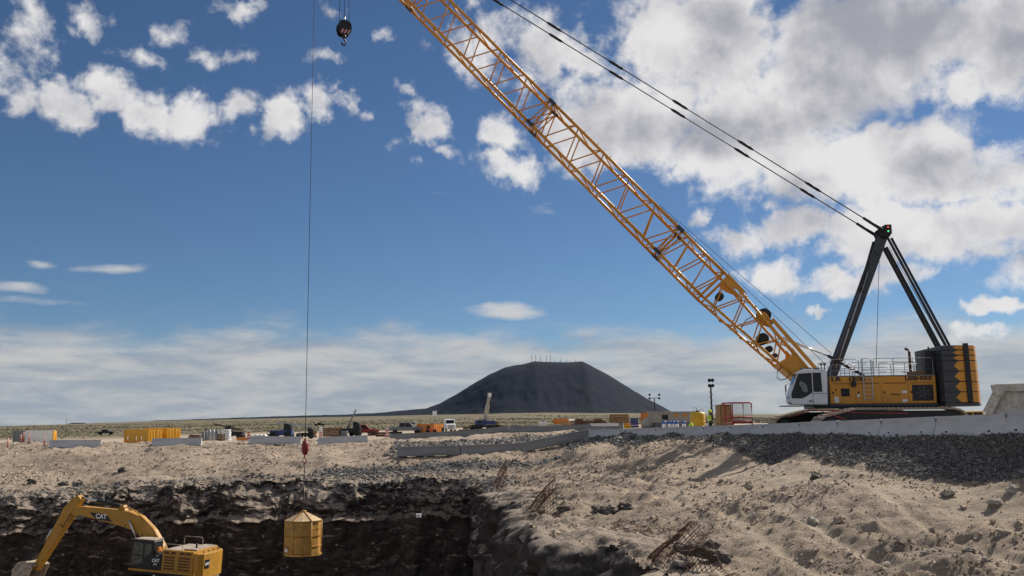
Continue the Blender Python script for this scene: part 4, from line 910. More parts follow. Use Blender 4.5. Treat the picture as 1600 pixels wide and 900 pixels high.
for k, (a, c) in enumerate(zip(BARP[:-1], BARP[1:])):
    barrier(a, c, f'pale concrete barrier of the row below the crane, {orow(k)}', 'barrier row along the crane pad', zs=1.1 if k == 0 else 1.0 + random.uniform(-.015, .015))
def gp(x, y): return Vector((x, y, H1(x, y)))
def gpx(px, Y): return gp(at(px, 680, Y).x, Y)
for (a, c, ya, yc), w in zip([(78, 159, 97.2, 98.6), (238, 316, 98, 98.3), (390, 471, 98, 98.3), (497, 575, 97.6, 98.8)], ('leftmost', 'second from the left', 'third from the left', 'rightmost, left of the soil mound')):
    barrier(gpx(a, ya), gpx(c, yc), f'single grey concrete barrier on the far pit berm, {w}', 'spaced barriers on the far berm', detail=False)
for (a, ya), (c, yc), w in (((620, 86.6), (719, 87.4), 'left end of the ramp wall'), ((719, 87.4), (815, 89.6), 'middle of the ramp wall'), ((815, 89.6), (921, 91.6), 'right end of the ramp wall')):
    barrier(gpx(a, ya), gpx(c, yc), f'shaded concrete barrier above the gravel road, {w}', 'barriers of the ramp wall', 'shaded_concrete', False, 1.06)
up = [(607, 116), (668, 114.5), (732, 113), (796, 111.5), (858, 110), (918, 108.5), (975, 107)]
for k in range(6): barrier(gpx(*up[k]), gpx(*up[k + 1]), f'shaded concrete barrier on the upper road behind rubble, {["leftmost", "second from the left", "third from the left", "third from the right", "second from the right", "rightmost"][k]}', 'barriers of the upper road', 'shaded_concrete', False)

# ------------------------------------------------------------------ excavator in the pit
def build_excavator():
    g0 = at(268, 880, 68.0); z0 = -11.4
    ex = thing('excavator', (g0.x, 68.0, z0), R(167), 'yellow and black tracked excavator digging in the pit, boom arched left', 'excavator'); ex.rotation_euler = (0, R(-3.0), R(167))
    for s in (1, -1):
        yc = s * 1.75; pr = [(2.6, .5), (2.35, .95), (1.9, 1.05), (-2.0, 1.05), (-2.4, .9), (-2.65, .5), (-2.4, .12), (-2.0, 0), (1.9, 0), (2.35, .1)]
        tr = MB().prism([(x * .9, z * .82 + .1) for x, z in pr], 'y', yc - .22, yc + .22).build('track_frame', 'cat_black', ex)
        sh = MB().box((0, 0, 0), (.2, .7, .07)).box((-.05, 0, .05), (.03, .7, .05)).mesh('track_shoe', 'cat_black')
        pts = pr + [pr[0]]
        for (x0, a0), (x1, a1) in zip(pts[:-1], pts[1:]):
            L = math.hypot(x1 - x0, a1 - a0); n = max(1, round(L / .22))
            for k in range(n): inst(sh, 'track_shoe', tr, (x0 + (x1 - x0) * (k + .5) / n, yc, a0 + (a1 - a0) * (k + .5) / n), (0, -math.atan2(a1 - a0, x1 - x0) + PI, 0))
    MB().lathe([(1.0, .9), (1.05, 1.0), (1.05, 1.25), (.9, 1.28)], 24).build('slewing_ring', 'cat_black', ex)
    MB().b2((-2.8, -1.65, 1.25), (2.1, 1.65, 1.5)).build('house_frame', 'cat_black', ex)
    MB().b2((-2.8, 1.64, 1.42), (2.3, 1.76, 1.55)).build('catwalk', 'cat_yellow', ex)
    hs = MB().b2((-2.55, -1.6, 1.5), (-.15, 1.62, 2.95)).b2((-2.55, -1.5, 2.94), (-1.5, 1.2, 3.02)).build('engine_housing', 'cat_yellow', ex, .05)
    for j, (x0, x1) in enumerate(((-1.24, -.26), (-2.42, -1.36))):
        MB().b2((x0, 1.621, 1.62), (x1, 1.635, 2.62)).build('panel_door', 'cat_yellow', hs)
        for k in range(5): MB().b2((x0 + .08, 1.636, 1.66 + k * .19), (x1 - .08, 1.65, 1.77 + k * .19)).build('louvre', 'rust', hs)
        for q in (0, .5): MB().b2((x0 + .06 + q, 1.622, 2.70), (x0 + .42 + q, 1.636, 2.86)).build('louvre', 'rust', hs)
    MB().b2((-2.5, -1.45, 3.021), (-1.55, 1.15, 3.05)).build('roof_plate', 'dusty_steel', hs); MB().b2((-1.45, -1.5, 2.951), (-.25, 1.5, 2.975)).build('hood_plate', 'dusty_steel', hs)
    for x in (-.9, -1.9): MB().b2((x - .02, 1.636, 1.6), (x + .02, 1.66, 2.9)).build('door_edge', 'crane_yellow_dark', hs)
    for y in (-.9, -.3, .3, .9): MB().tube((-2.9, y, 2.86), (-2.9, y, 2.95), .05).build('lifting_bolt', 'cat_black', ex)
    cwp = [(-2.56, -1.6), (-2.56, 1.6), (-2.85, 1.58), (-3.12, 1.2), (-3.2, .5), (-3.2, -.5), (-3.12, -1.2), (-2.85, -1.58)]
    cw = MB().prism(cwp, 'z', 1.15, 2.84).build('counterweight', 'cat_yellow', ex, .06)
    lp = MB().box((-3.18, .86, 2.12), (.03, .46, .56), Matrix.Rotation(R(-8), 3, 'Z')).build('badge', 'cat_black', cw)
    text('badge_lettering', 'CAT', .24, 'white_paint', cw, (-3.20, .86, 2.12), (PI / 2, 0, -PI / 2 - R(8)), bold=.01)
    # cab with black side panel
    MB().b2((-.15, .55, 1.5), (.62, 1.64, 2.62)).build('side_panel', 'cat_black', ex, .03)
    text('lettering', 'CAT', .30, 'white_paint', ex, (.30, 1.648, 2.18), (PI / 2, 0, PI), bold=.012); text('lettering', '374', .17, 'white_paint', ex, (.32, 1.648, 1.92), (PI / 2, 0, PI), bold=.004); text('lettering', '374', .10, 'white_paint', ex, (.18, 1.648, 2.5), (PI / 2, 0, PI))
    cab = MB().prism([(2.28, 1.52), (.55, 1.52), (.50, 3.42), (.62, 3.5), (2.0, 3.5), (2.22, 3.2), (2.34, 2.3)], 'y', .55, 1.66).build('cab', 'cat_black', ex, .05)
    MB().prism([(2.16, 2.5), (2.06, 3.28), (1.34, 3.3), (1.3, 2.5)], 'y', 1.664, 1.676).build('door_window', 'reflection_tone_glass', cab)
    MB().prism([(2.14, 1.75), (2.17, 2.42), (1.3, 2.42), (1.3, 1.95)], 'y', 1.664, 1.676).build('lower_window', 'reflection_tone_glass', cab)
    MB().prism([(1.2, 2.3), (1.2, 3.28), (.66, 3.26), (.7, 2.65)], 'y', 1.664, 1.676).build('rear_window', 'reflection_tone_glass', cab)
    MB().add([(2.35, .65, 2.35), (2.35, 1.56, 2.35), (2.24, 1.54, 3.2), (2.24, .67, 3.2)], [(0, 1, 2, 3)]).build('windscreen', 'reflection_tone_glass', cab)
    MB().b2((.52, .5, 3.49), (2.05, 1.68, 3.56)).build('roof_plate', 'dusty_steel', cab, .02)
    MB().path([(.5, 1.3, 2.6), (.3, 1.35, 3.0), (.15, 1.3, 2.75)], .06).box((.28, 1.3, 2.9), (.14, .3, .3)).build('work_lamp', 'hi_vis' if False else 'orange_paint', ex)
    hr = MB().path([(-.3, 1.5, 2.95), (-.3, 1.5, 3.28), (-.38, 1.5, 3.34), (-1.5, 1.5, 3.34), (-1.58, 1.5, 3.28), (-1.58, 1.5, 2.95)], .025).build('handrail', 'dusty_steel', ex)
    MB().path([(.1, -1.4, 2.95), (.1, -1.4, 3.4), (0, -1.4, 3.5), (-1.3, -1.4, 3.5), (-1.38, -1.4, 3.4), (-1.38, -1.4, 2.95)], .025).build('handrail', 'dusty_steel', ex)
    MB().tube((-2.0, .4, 3.0), (-2.0, .4, 3.35), .07).build('exhaust_pipe', 'cat_black', ex)
    # front linkage
    bw = .36
    def K_(pts): return [((x - .55) * 1.10 + .55, z) for x, z in pts]
    def k1(x): return (x - .55) * 1.10 + .55
    for x in (2.2, 3.5, 5.0, 6.4): MB().tube((k1(x), -bw - .05, 4.2 if x > 2.5 else 3.6), (k1(x), bw + .03, 4.2 if x > 2.5 else 3.6), .05).build('pin', 'cat_black', ex)
    boom = [(.55, 2.15), (.75, 2.9), (1.55, 4.0), (2.55, 4.85), (3.4, 5.16), (7.0, 5.26), (7.55, 5.12), (7.72, 4.82), (7.5, 4.55), (6.9, 4.62), (3.6, 4.05), (2.7, 3.75), (1.95, 3.1), (1.2, 2.15)]
    bm_ = MB().prism(K_(boom), 'y', -bw, bw).build('boom', 'cat_yellow', ex, .04)
    MB().prism(K_([(4.5, 4.35), (5.0, 4.86), (6.25, 4.9), (5.75, 4.45)]), 'y', bw + .002, bw + .012).build('decal', 'cat_black', bm_)
    text('decal_lettering', 'CAT', .46, 'white_paint', bm_, (k1(5.34), bw + .018, 4.66), (PI / 2, 0, PI), bold=.014)
    stick = [(7.05, 5.75), (7.35, 6.02), (7.75, 5.75), (8.3, 5.1), (8.6, 4.4), (10.1, .95), (10.2, .6), (9.9, .45), (7.75, 4.3), (7.45, 5.0)]
    st = MB().prism(K_(stick), 'y', -.28, .28).build('stick', 'cat_yellow', ex, .04)
    def ram(a, c, r, split=.55, name='hydraulic_cylinder', y=0):
        a = Vector((k1(a[0]), y, a[1])); c = Vector((k1(c[0]), y, c[1])); m_ = a.lerp(c, split)
        o = MB().tube(a, m_, r, n=12).tube(a - Vector((0, .12, 0)), a + Vector((0, .12, 0)), r * 1.2).build(name, 'cat_black', ex); MB().tube(m_, c, r * .55, n=10).build('rod', 'chrome', o)
    ram((4.0, 5.42), (7.2, 5.86), .14, .62)
    for s in (1, -1): ram((1.75, 2.1), (3.2, 4.55), .13, .5, y=s * .5)
    ram((8.3, 5.35), (9.75, 2.3), .13, .6)
    MB().prism(K_([(3.7, 5.15), (4.3, 5.15), (4.1, 5.55), (3.9, 5.55)]), 'y', -.2, .2).build('cylinder_lug', 'cat_yellow', bm_)
    MB().prism(K_([(9.65, 2.3), (9.95, 2.2), (10.7, 1.3), (10.45, 1.1)]), 'y', -.3, .3).build('bucket_link', 'cat_black', ex)
    bk = MB(); bo = k1(9.75) - 10.3; pr = [(x + bo, z - .4) for x, z in [(10.3, 1.25), (10.95, 1.55), (11.6, 1.45), (12.0, .9), (12.0, .2), (11.5, -.25), (10.9, -.3)]]
    for y in (-.9, .84): bk.prism(pr, 'y', y, y + .06)
    for (x0, a0), (x1, a1) in zip(pr[:-1], pr[1:]): bk.add([(x0, -.9, a0), (x1, -.9, a1), (x1, .9, a1), (x0, .9, a0)], [(0, 1, 2, 3)])
    bko = bk.build('bucket', 'dusty_steel', ex)
    for k in range(5): MB().prism([(x + bo, z - .4) for x, z in [(10.95, -.3), (10.7, -.36), (10.55, -.34), (10.9, -.2)]], 'y', -.85 + k * .4, -.72 + k * .4).build('bucket_tooth', 'dusty_steel', bko)
    for off in (0, .09): MB().path([(k1(x), bw - .1 - off, z) for x, z in ((4.2, 5.25), (3.6, 5.42), (2.9, 5.2), (1.6, 4.15), (.9, 3.2))], .035).build('hydraulic_hose', 'cat_yellow', bm_)
    MB().path([(k1(x), y, z) for x, y, z in ((7.6, .3, 4.9), (7.9, .4, 4.2), (8.15, .4, 3.7), (8.4, .33, 3.9))], .03).build('hydraulic_hose', 'cat_black', st)
build_excavator()

# ------------------------------------------------------------------ curled wire netting on the near rim, loose rocks
def net_panel(a, c, height, label, nx, nz, lean, curl):
    a = Vector(a); c = Vector(c); d = c - a; rows = []
    for i in range(nz + 1):
        q = i / nz; row = []
        for j in range(nx + 1):
            t = j / nx; p = a + d * t; w = .12 * math.sin(t * 9 + q * 4)
            hgt = height * (.08 + .92 * max(0, 1 - abs(t - .42) / .40) ** .8 + .10 * math.sin(t * 23))
            row.append(p + Vector((lean[0] * q * q * curl + w * .5, lean[1] * q * q * curl, -.9 + (hgt + .9) * q)))
        rows.append(row)
    o = wire_net('wire_mesh_panel', rows, .012); tag(o, label, 'wire mesh', 'curled wire mesh on the pit rim')
net_panel(gp(-1.6, 66) , gp(-1.1, 56), 1.9, 'rusty wire mesh standing up at the far corner of the pit', 40, 16, (.9, .2), 1)
net_panel(gp(.35, 43.5), gp(.6, 37.5), 1.5, 'rusty wire mesh curled over the middle of the right pit rim', 44, 16, (1.3, .3), 1)
net_panel(gp(.9, 34), gp(3.3, 29.4), .35, 'rusty wire mesh draped over the pale rock lip', 30, 12, (1.4, 1.1), 1.5)
net_panel(gp(3.3, 28.4), gp(4.2, 22), 1.15, 'nearest rusty wire mesh curled up at bottom edge', 54, 18, (1.2, .25), 1)
def rock(px, py, z, r, m, label, cat='rock', group=None, flat=.7):
    p = atz(px, py, z); p.z = H1(p.x, p.y); bm = bmesh.new(); r *= .8 if m == 'basalt' else .75; bmesh.ops.create_icosphere(bm, subdivisions=3, radius=r); sd = random.random() * 99
    for v in bm.verts:
        d = v.co.normalized(); k = 1 + .9 * float(vnoise(np.array([d.x * 1.7 + sd]), np.array([d.y * 1.7 + d.z * 2.1]), 5)[0]) + .35 * float(vnoise(np.array([d.x * 4 + sd + d.z * 2]), np.array([d.y * 4 - d.z * 3]), 6)[0]); q = max(abs(d.x), abs(d.y), abs(d.z)); v.co = v.co * k * (1 - .35 * (1 - .75 / q)); v.co.z *= flat
    me = bpy.data.meshes.new('boulder'); bm.to_mesh(me); bm.free(); me.materials.append(MAT[m])
    o = inst(me, 'boulder', None, (p.x, p.y, p.z + r * flat * .35), (random.uniform(-.3, .3), random.uniform(-.3, .3), sd)); tag(o, label, cat, group)
for a in [(1268, 803, -2.8, .30, 'pale_rock', 'blunt tan boulder on the middle of the dirt slope'), (1583, 782, -2.4, .26, 'pale_rock', 'white angular rock at the right edge under the gravel'), (1555, 790, -2.5, .28, 'pale_rock', 'pale tan boulder left of the white angular rock'),
          (1566, 820, -2.7, .27, 'pale_rock', 'flat pale slab below the tan boulder at right'), (1446, 862, -3.2, .17, 'pale_rock', 'small bright stone on the lower right slope'), (1534, 886, -3.3, .21, 'grey_rock', 'grey boulder at the bottom right edge'), (1516, 893, -3.35, .19, 'grey_rock', 'dark grey stone left of the bottom right boulder'),
          (1275, 734, -2.0, .30, 'basalt', 'dark boulder on the pale strip under the gravel bank'), (1482, 777, -2.4, .30, 'pale_rock', 'upright tan rock on the right slope crest'), (1310, 795, -2.6, .26, 'clod', 'brown clod left of the right slope crest'), (1166, 747, -2.4, .30, 'pale_rock', 'light rock below the left end of the gravel bank'),
          (1384, 886, -3.5, .16, 'pale_rock', 'pointed stone low in the dirt foreground'), (1137, 703, -2.1, .35, 'pale_rock', 'light block where gravel bank and dirt meet'),
          (1075, 852, -3.6, .45, 'basalt', 'black boulder left of the rim pocket'), (1098, 858, -3.6, .55, 'basalt', 'large black boulder in the rim pocket'), (1122, 868, -3.6, .42, 'basalt', 'black boulder right of the rim pocket'), (1070, 884, -3.7, .40, 'basalt', 'lower black boulder beside the curled mesh'),
          (938, 800, -3.6, .42, 'basalt', 'black rock left of a pair above the mesh lip'), (952, 801, -3.6, .40, 'basalt', 'black rock right of a pair above the mesh lip'), (975, 796, -3.5, .38, 'basalt', 'dark rock uphill of the black pair'), (880, 806, -3.9, .40, 'basalt', 'dark block at the pit edge by the middle mesh'),
          (125, 722, -3.0, .55, 'basalt', 'black boulder left on the far berm'), (193, 719, -3.0, .5, 'basalt', 'black boulder in the middle of the far berm'), (100, 733, -3.6, .5, 'basalt', 'lowest black boulder on the left berm'), (50, 746, -4.3, .5, 'basalt', 'black rock above the left pit rim')]:
    rock(*a, group='scattered boulders')
wb = face_pt(int(np.argmin(np.abs(rp[:, 0] + 10) + (rp[:, 1] < 60) * 99)), 58, .3)
p = at(654, 806, 77.0); o = MB().box((0, 0, 0), (.38, .3, .24)).box((0, 0, .135), (.42, .34, .03)).build('white_box', 'white_paint', loc=p); tag(o, 'small white box fixed on the dark back pit wall', 'box')
# ------------------------------------------------------------------ things standing behind the barrier row (right)
def tube_frame(mb, pts, r=.03, closed=False):
    return mb.path(list(pts) + ([pts[0], pts[1]] if closed else []), r, 6)
def worker():
    g_ = gpx(1111, 66.5); o = thing('person', g_, R(-70), 'worker in lime hi-vis vest and lime helmet behind the barrier', 'person')
    J = {'pel': (0, 0, .95), 'spi': (0, .02, 1.2), 'che': (0, .03, 1.40), 'nek': (0, .02, 1.52), 'hd0': (0, -.02, 1.60), 'hd1': (0, -.03, 1.74), 'shl': (-.19, .03, 1.43), 'ell': (-.25, 0, 1.14), 'wrl': (-.18, -.20, 1.0), 'hal': (-.14, -.28, .98),
         'shr': (.19, .03, 1.43), 'elr': (.26, .02, 1.15), 'wrr': (.20, -.18, 1.02), 'har': (.16, -.26, 1.0), 'hil': (-.10, 0, .92), 'knl': (-.11, -.03, .50), 'anl': (-.11, .03, .09), 'tol': (-.12, -.16, .04), 'hir': (.10, 0, .92), 'knr': (.11, -.03, .50), 'anr': (.11, .03, .09), 'tor': (.12, -.16, .04)}
    RAD = dict(pel=.15, spi=.14, che=.16, nek=.062, hd0=.085, hd1=.10, shl=.075, ell=.055, wrl=.042, hal=.045, shr=.075, elr=.055, wrr=.042, har=.045, hil=.10, knl=.07, anl=.05, tol=.045, hir=.10, knr=.07, anr=.05, tor=.045)
    E = 'pel-spi spi-che che-nek nek-hd0 hd0-hd1 che-shl shl-ell ell-wrl wrl-hal che-shr shr-elr elr-wrr wrr-har pel-hil hil-knl knl-anl anl-tol pel-hir hir-knr knr-anr anr-tor'.split()
    names = list(J); me = bpy.data.meshes.new('body'); me.from_pydata([J[k] for k in names], [tuple(names.index(x) for x in e.split('-')) for e in E], [])
    b = inst(me, 'body', o); b.modifiers.new('skin', 'SKIN'); b.modifiers.new('sub', 'SUBSURF').levels = 2; b.modifiers['sub'].render_levels = 2
    for i, k in enumerate(names): me.skin_vertices[0].data[i].radius = (RAD[k], RAD[k]); me.skin_vertices[0].data[i].use_root = (k == 'pel')
    me.materials.append(MAT['dark_cloth'])
    MB().lathe([(.185, 1.0), (.19, 1.15), (.205, 1.32), (.20, 1.42), (.13, 1.48), (.085, 1.50)], 16).build('vest', 'hi_vis', o)
    MB().lathe([(.192, 1.10), (.200, 1.11), (.202, 1.16), (.195, 1.17)], 16).build('reflective_band', 'white_paint', o)
    MB().lathe([(.155, 1.70), (.16, 1.72), (.135, 1.74), (.13, 1.80), (.10, 1.86), (.04, 1.89), (.01, 1.895)], 16, (0, -.03, 0)).build('helmet', 'helmet', o)
    MB().lathe([(.02, 1.58), (.08, 1.60), (.098, 1.66), (.09, 1.71)], 12, (0, -.045, 0)).build('face', 'skin', o)
worker()
def light_tower(px, Y, hgt, label, heads, coil=True):
    g_ = gpx(px, Y); o = thing('light_tower', g_, 0, label, 'light tower', 'mobile light towers')
    MB().box((0, 0, .65), (1.8, 1.1, .8)).build('generator_box', 'white_paint', o, .04)
    for s in (-1, 1): MB().lathe([(.1, -.1), (.3, -.1), (.3, .1), (.1, .1)], 14, (0, s * .6, .3), 'y').build('wheel', 'tyre', o)
    MB().bar((0, 0, .9), (0, 0, hgt * .55), .16, w1=.14, h1=.14).build('mast_base', 'black_steel', o); MB().bar((0, 0, hgt * .5), (0, 0, hgt), .11).build('mast_extension', 'black_steel', o)
    if coil: MB().path([(.13 * math.cos(a * .9), .13 * math.sin(a * .9), 1.2 + a * (hgt - 1.6) / 40) for a in np.linspace(0, 40, 160)], .018, 5).build('coiled_cable', 'black_steel', o)
    MB().bar((-heads, 0, hgt), (heads, 0, hgt), .06).build('cross_arm', 'black_steel', o)
    for x in (-heads, heads):
        for z in (-.02, .42):
            l_ = MB().lathe([(.05, .10), (.12, .08), (.15, -.07), (.15, -.10)], 12, (x * .8, -.06, hgt + z), 'y').build('lamp_head', 'black_steel', o)
light_tower(1113.5, 78, 4.2, 'dark mobile light tower with coiled cable behind the hi-vis worker', .16)
light_tower(1024, 118, 3.6, 'distant light tower with spread lamps beside the beige trailer', .75, False)
def yellow_tank():
    g_ = gpx(1091, 72); o = thing('bulk_tank', g_, .2, 'squat yellow cylindrical tank with hoses on top, left of the worker', 'tank')
    r = .56; MB().lathe([(.48, 0), (r, .05), (r, 1.72), (.50, 1.84), (.15, 1.88)], 28).build('shell', 'tank_yellow', o)
    for z in (.55, 1.15): MB().lathe([(r + .005, z - .03), (r + .02, z - .02), (r + .02, z + .02), (r + .005, z + .03)], 28).build('hoop', 'tank_yellow', o)
    MB().lathe([(.14, 1.86), (.14, 1.98), (.05, 2.0)], 12).build('filler_cap', 'black_steel', o)
    MB().path([(0, 0, 1.95), (-.1, 0, 2.25), (-.28, 0, 2.2), (-.3, 0, 1.9)], .02).build('lifting_loop', 'black_steel', o); MB().path([(.1, 0, 1.9), (.25, 0, 2.1), (.45, 0, 2.08), (.5, 0, 1.8)], .02).build('lifting_loop', 'black_steel', o)
    for x in (-.25, .2): MB().bar((x, -r - .04, .0), (x, -r - .04, .75), .07).build('strap', 'tank_yellow', o)
yellow_tank()
g_ = gpx(1078, 70); o = MB().lathe([(.18, 0), (.22, .3), (.2, .7), (.12, .95), (.04, 1.0)], 10).build('sand_bag', 'hi_vis', loc=g_); o.rotation_euler = (0, .12, 0); tag(o, 'small pale yellow-green bag leaning left of the yellow tank', 'bag')
def crate():
    g_ = gpx(1131.5, 70); o = thing('plywood_crate', g_, R(8), 'tall brown plywood crate with battens, right of the worker', 'crate')
    MB().b2((-.42, -.5, .1), (.42, .5, 2.35)).build('box', 'plywood', o)
    for x in (-.38, 0, .38): MB().b2((x - .05, -.53, .1), (x + .05, -.503, 2.37)).build('batten', 'brown_crate', o)
    for z in (.18, 1.2, 2.26): MB().b2((-.42, -.56, z), (.42, -.533, z + .1)).build('batten', 'brown_crate', o)
    for x in (-.3, .3): MB().b2((x - .05, -.5, 0), (x + .05, .5, .1)).build('skid', 'brown_crate', o)
    MB().b2((.42, -.45, .12), (.47, .45, 1.9)).build('side_board', 'brown_crate', o)
    g2 = gpx(1129, 67.5); q = thing('lumber_pallet', g2, R(-5), 'low pallet of pinkish boards in front of the plywood crate', 'pallet')
    for k in range(5): MB().box((0, 0, .72 + k * .06), (1.3 - .08 * k, .5, .045)).build('board', 'plywood', q)
    MB().box((0, 0, .35), (1.1, .5, .66)).build('base_box', 'brown_crate', q)
    MB().bar((.5, -.3, .55), (1.0, -.32, 1.2), .09).build('brace', 'grey_metal', q)
crate()
def basket():
    g_ = gpx(1157, 66); o = thing('work_platform', g_, 0, 'red tubular work platform with mesh sides left of the crane', 'work platform')
    r = .048; x0, x1, z0, z1 = -.50, .86, .92, 2.32
    fr = MB().path([(x0, 0, z0), (x0, 0, z1 - .12), (x0 + .04, 0, z1 - .03), (x0 + .12, 0, z1), (x1 - .12, 0, z1), (x1 - .04, 0, z1 - .03), (x1, 0, z1 - .12), (x1, 0, z0), (x0, 0, z0)], r, 8).build('front_frame', 'red_paint', o)
    MB().path([(x0 - .3, 1.0, z0), (x0 - .3, 1.0, z1 - .12), (x0 - .5, 1.0, z1), (x1 - .4, 1.0, z1), (x1 - .35, 1.0, z1 - .12), (x1 - .35, 1.0, z0), (x0 - .3, 1.0, z0)], r, 8).build('rear_frame', 'red_paint', o)
    for z in (z0 + .1, 1.3): MB().tube((x0, 0, z), (x1, 0, z), r * (1.6 if z < 1 else 1)).build('rail', 'red_paint', o)
    for z, w in ((z1, 1), (1.3, 1)): MB().tube((x0, 0, z), (x0 - .3, 1.0, z), r).build('side_rail', 'red_paint', o)
    for xx in (x0, x1): MB().bar((xx, .02, z0), (xx, .02, .12), .08).build('stand_leg', 'red_paint', o)
    MB().b2((x0 - .4, 0, z0 - .05), (x1, 1.0, z0)).build('deck', 'grey_metal', o)
    mesh_rows = [[(x0 + (x1 - x0) * j / 26, .015, z0 + .1 + (z1 - z0 - .1) * i / 24) for j in range(27)] for i in range(25)]
    w_ = wire_net('mesh_infill', mesh_rows, .006, 'galvanised'); w_.parent = o; tag(w_, kind='stuff')
    MB().b2((x0 - .2, -.1, 0), (x1 - .2, .6, .5)).build('base_box', 'white_paint', o, .03)
basket()
def jugs():
    for k, (px, w) in enumerate(((1038, 'leftmost'), (1047, 'second from left'), (1052.5, 'third from left'), (1058, 'fourth from left'), (1069, 'rightmost'))):
        g_ = gpx(px, 74.5); g_.z += .55; o = thing('water_cooler', g_, .1 * k, f'white water cooler with blue lid and base, {w} of five', 'water cooler', 'water coolers behind the barrier')
        MB().lathe([(.13, .14), (.15, .18), (.16, .46), (.13, .50)], 14).build('body', 'white_paint', o); MB().lathe([(.15, .0), (.16, .02), (.16, .14), (.13, .15)], 14).build('base', 'bright_blue', o); MB().lathe([(.16, .50), (.165, .53), (.165, .66), (.08, .72)], 14).build('lid', 'bright_blue', o)
    g_ = gpx(1053, 75); o = thing('bench_table', g_, 0, 'low dark bench under the row of water coolers', 'table')
    MB().box((0, 0, .52), (2.0, .5, .06)).build('top', 'grey_metal', o)
    for x in (-.9, .9):
        for y in (-.2, .2): MB().bar((x, y, 0), (x, y, .49), .06).build('leg', 'grey_metal', o)
jugs()
def trailer():
    g_ = gpx(1064, 110); o = thing('office_trailer', g_, R(4), 'long beige site office trailer behind the water coolers', 'trailer')
    MB().b2((-3.2, 0, .6), (2.2, 2.6, 1.75)).build('wall', 'tan_sheet', o); MB().b2((-3.35, -.15, 1.75), (2.35, 2.75, 1.87)).build('roof', 'tan_paint', o)
    for x in (-.5, .55): MB().b2((x - .28, -.02, 1.3), (x + .28, .0, 1.55)).build('wall_sign', 'orange_paint', o)
    for x in (-1.8,): MB().b2((x - .35, -.03, .95), (x + .35, -.002, 1.5)).build('window', 'dark_glass', o)
    MB().b2((-3.0, .1, 0), (2.0, .2, .6)).build('skirting', 'grey_metal', o)
    g_ = gpx(1018, 112); o = MB().lathe([(1.1, 0), (1.25, .5), (1.05, .9), (.6, 1.25), (.1, 1.35)], 12).build('tarp_heap', 'tan_paint', loc=g_, bevel=0); tag(o, 'rounded tan tarp-covered heap at the trailer left end', 'tarp')
trailer()
# hauler whose tipped-up body shows at the right edge
def dump_truck():
    Y = 44.0; g_ = gpx(1550, Y); o = thing('dump_truck', g_, R(-27), 'muddy off-white dump truck bed at the right edge', 'dump truck')
    def L(px, py): p = at(px, py, Y); return (p.x - g_.x, p.z - g_.z)
    body = [L(1553, 617), L(1541, 645), L(1541, 662), L(1760, 662), L(1760, 601), L(1556, 605)]
    bd = MB().prism(body, 'y', .3, 2.9).build('bed', 'dirty_truck', o, .03)
    top = [L(1547, 601), L(1549, 609), L(1553, 612), L(1760, 610), L(1760, 597), L(1560, 600)]
    MB().prism(top, 'y', .1, 3.1).build('top_rail', 'dirty_truck', o, .03)
    a = L(1559, 612); MB().lathe([(.08, -.02), (.26, -.02), (.26, .12), (.16, .13), (.15, .06), (.02, .05)], 18, (a[0], .0, a[1]), 'y').build('hinge_eye', 'dirty_truck', o)
    p0, p1 = L(1558, 612), L(1543, 646); MB().bar((p0[0], .08, p0[1]), (p1[0], .08, p1[1]), .16, .42, up=(1, 0, 0)).build('tailgate_arm', 'dirty_truck', o, .02)
    p0, p1 = L(1563, 616), L(1551, 640); MB().bar((p0[0], .2, p0[1]), (p1[0], .2, p1[1]), .05, .05).build('link_rod', 'rust', o)
    for px in (1600, 1660, 1720): p0, p1 = L(px, 611), L(px, 660); MB().bar((p0[0], .24, p0[1]), (p1[0], .24, p1[1]), .12, .16, up=(1, 0, 0)).build('rib', 'dirty_truck', o)
    for px in (1590, 1650, 1780): p0 = L(px, 668); MB().lathe([(.2, 0), (.55, .02), (.6, .1), (.6, .4), (.55, .45), (.2, .45)], 20, (p0[0], .5, .6), 'y').build('wheel', 'tyre', o)
    p0 = L(1780, 660); MB().b2((p0[0], .4, .6), (p0[0] + 2.2, 2.8, 2.6)).build('truck_cab', 'white_paint', o, .1)
dump_truck()
def pickup(px, Y, rz, m, label, group=None, name='pickup_truck', beacon=False):
    g_ = gpx(px, Y); o = thing(name, g_, rz, label, 'truck', group)
    MB().prism([(-2.7, .55), (2.5, .55), (2.7, .75), (2.65, 1.05), (1.2, 1.15), (-2.7, 1.15)], 'y', -.95, .95).build('body', m, o, .05)
    cab = MB().prism([(1.25, 1.13), (.55, 1.85), (-1.0, 1.88), (-1.2, 1.13)], 'y', -.85, .85).build('cab', m, o, .06)
    for s in (-1, 1):
        MB().prism([(1.0, 1.2), (.48, 1.74), (-.15, 1.76), (-.15, 1.2)], 'y', s * .855, s * .865).build('side_window', 'dark_glass', cab); MB().prism([(-.25, 1.2), (-.25, 1.76), (-.9, 1.76), (-1.02, 1.2)], 'y', s * .855, s * .865).build('side_window', 'dark_glass', cab)
        for x in (-1.7, 1.75): MB().lathe([(.15, -.12), (.38, -.12), (.38, .12), (.15, .12)], 16, (x, s * .9, .38), 'y').build('wheel', 'tyre', o)
    MB().add([(1.27, -.7, 1.2), (1.27, .7, 1.2), (.66, .62, 1.8), (.66, -.62, 1.8)], [(0, 1, 2, 3)]).build('windscreen', 'dark_glass', cab)
    if beacon: MB().lathe([(.14, 1.9), (.14, 2.0), (.08, 2.12)], 10, (-.4, 0, 0)).build('beacon', 'orange_paint', cab)
    return o
pickup(1512, 76.0, R(175), 'container_yellow', 'yellow-roofed pickup truck under the crane counterweight', None, beacon=False)
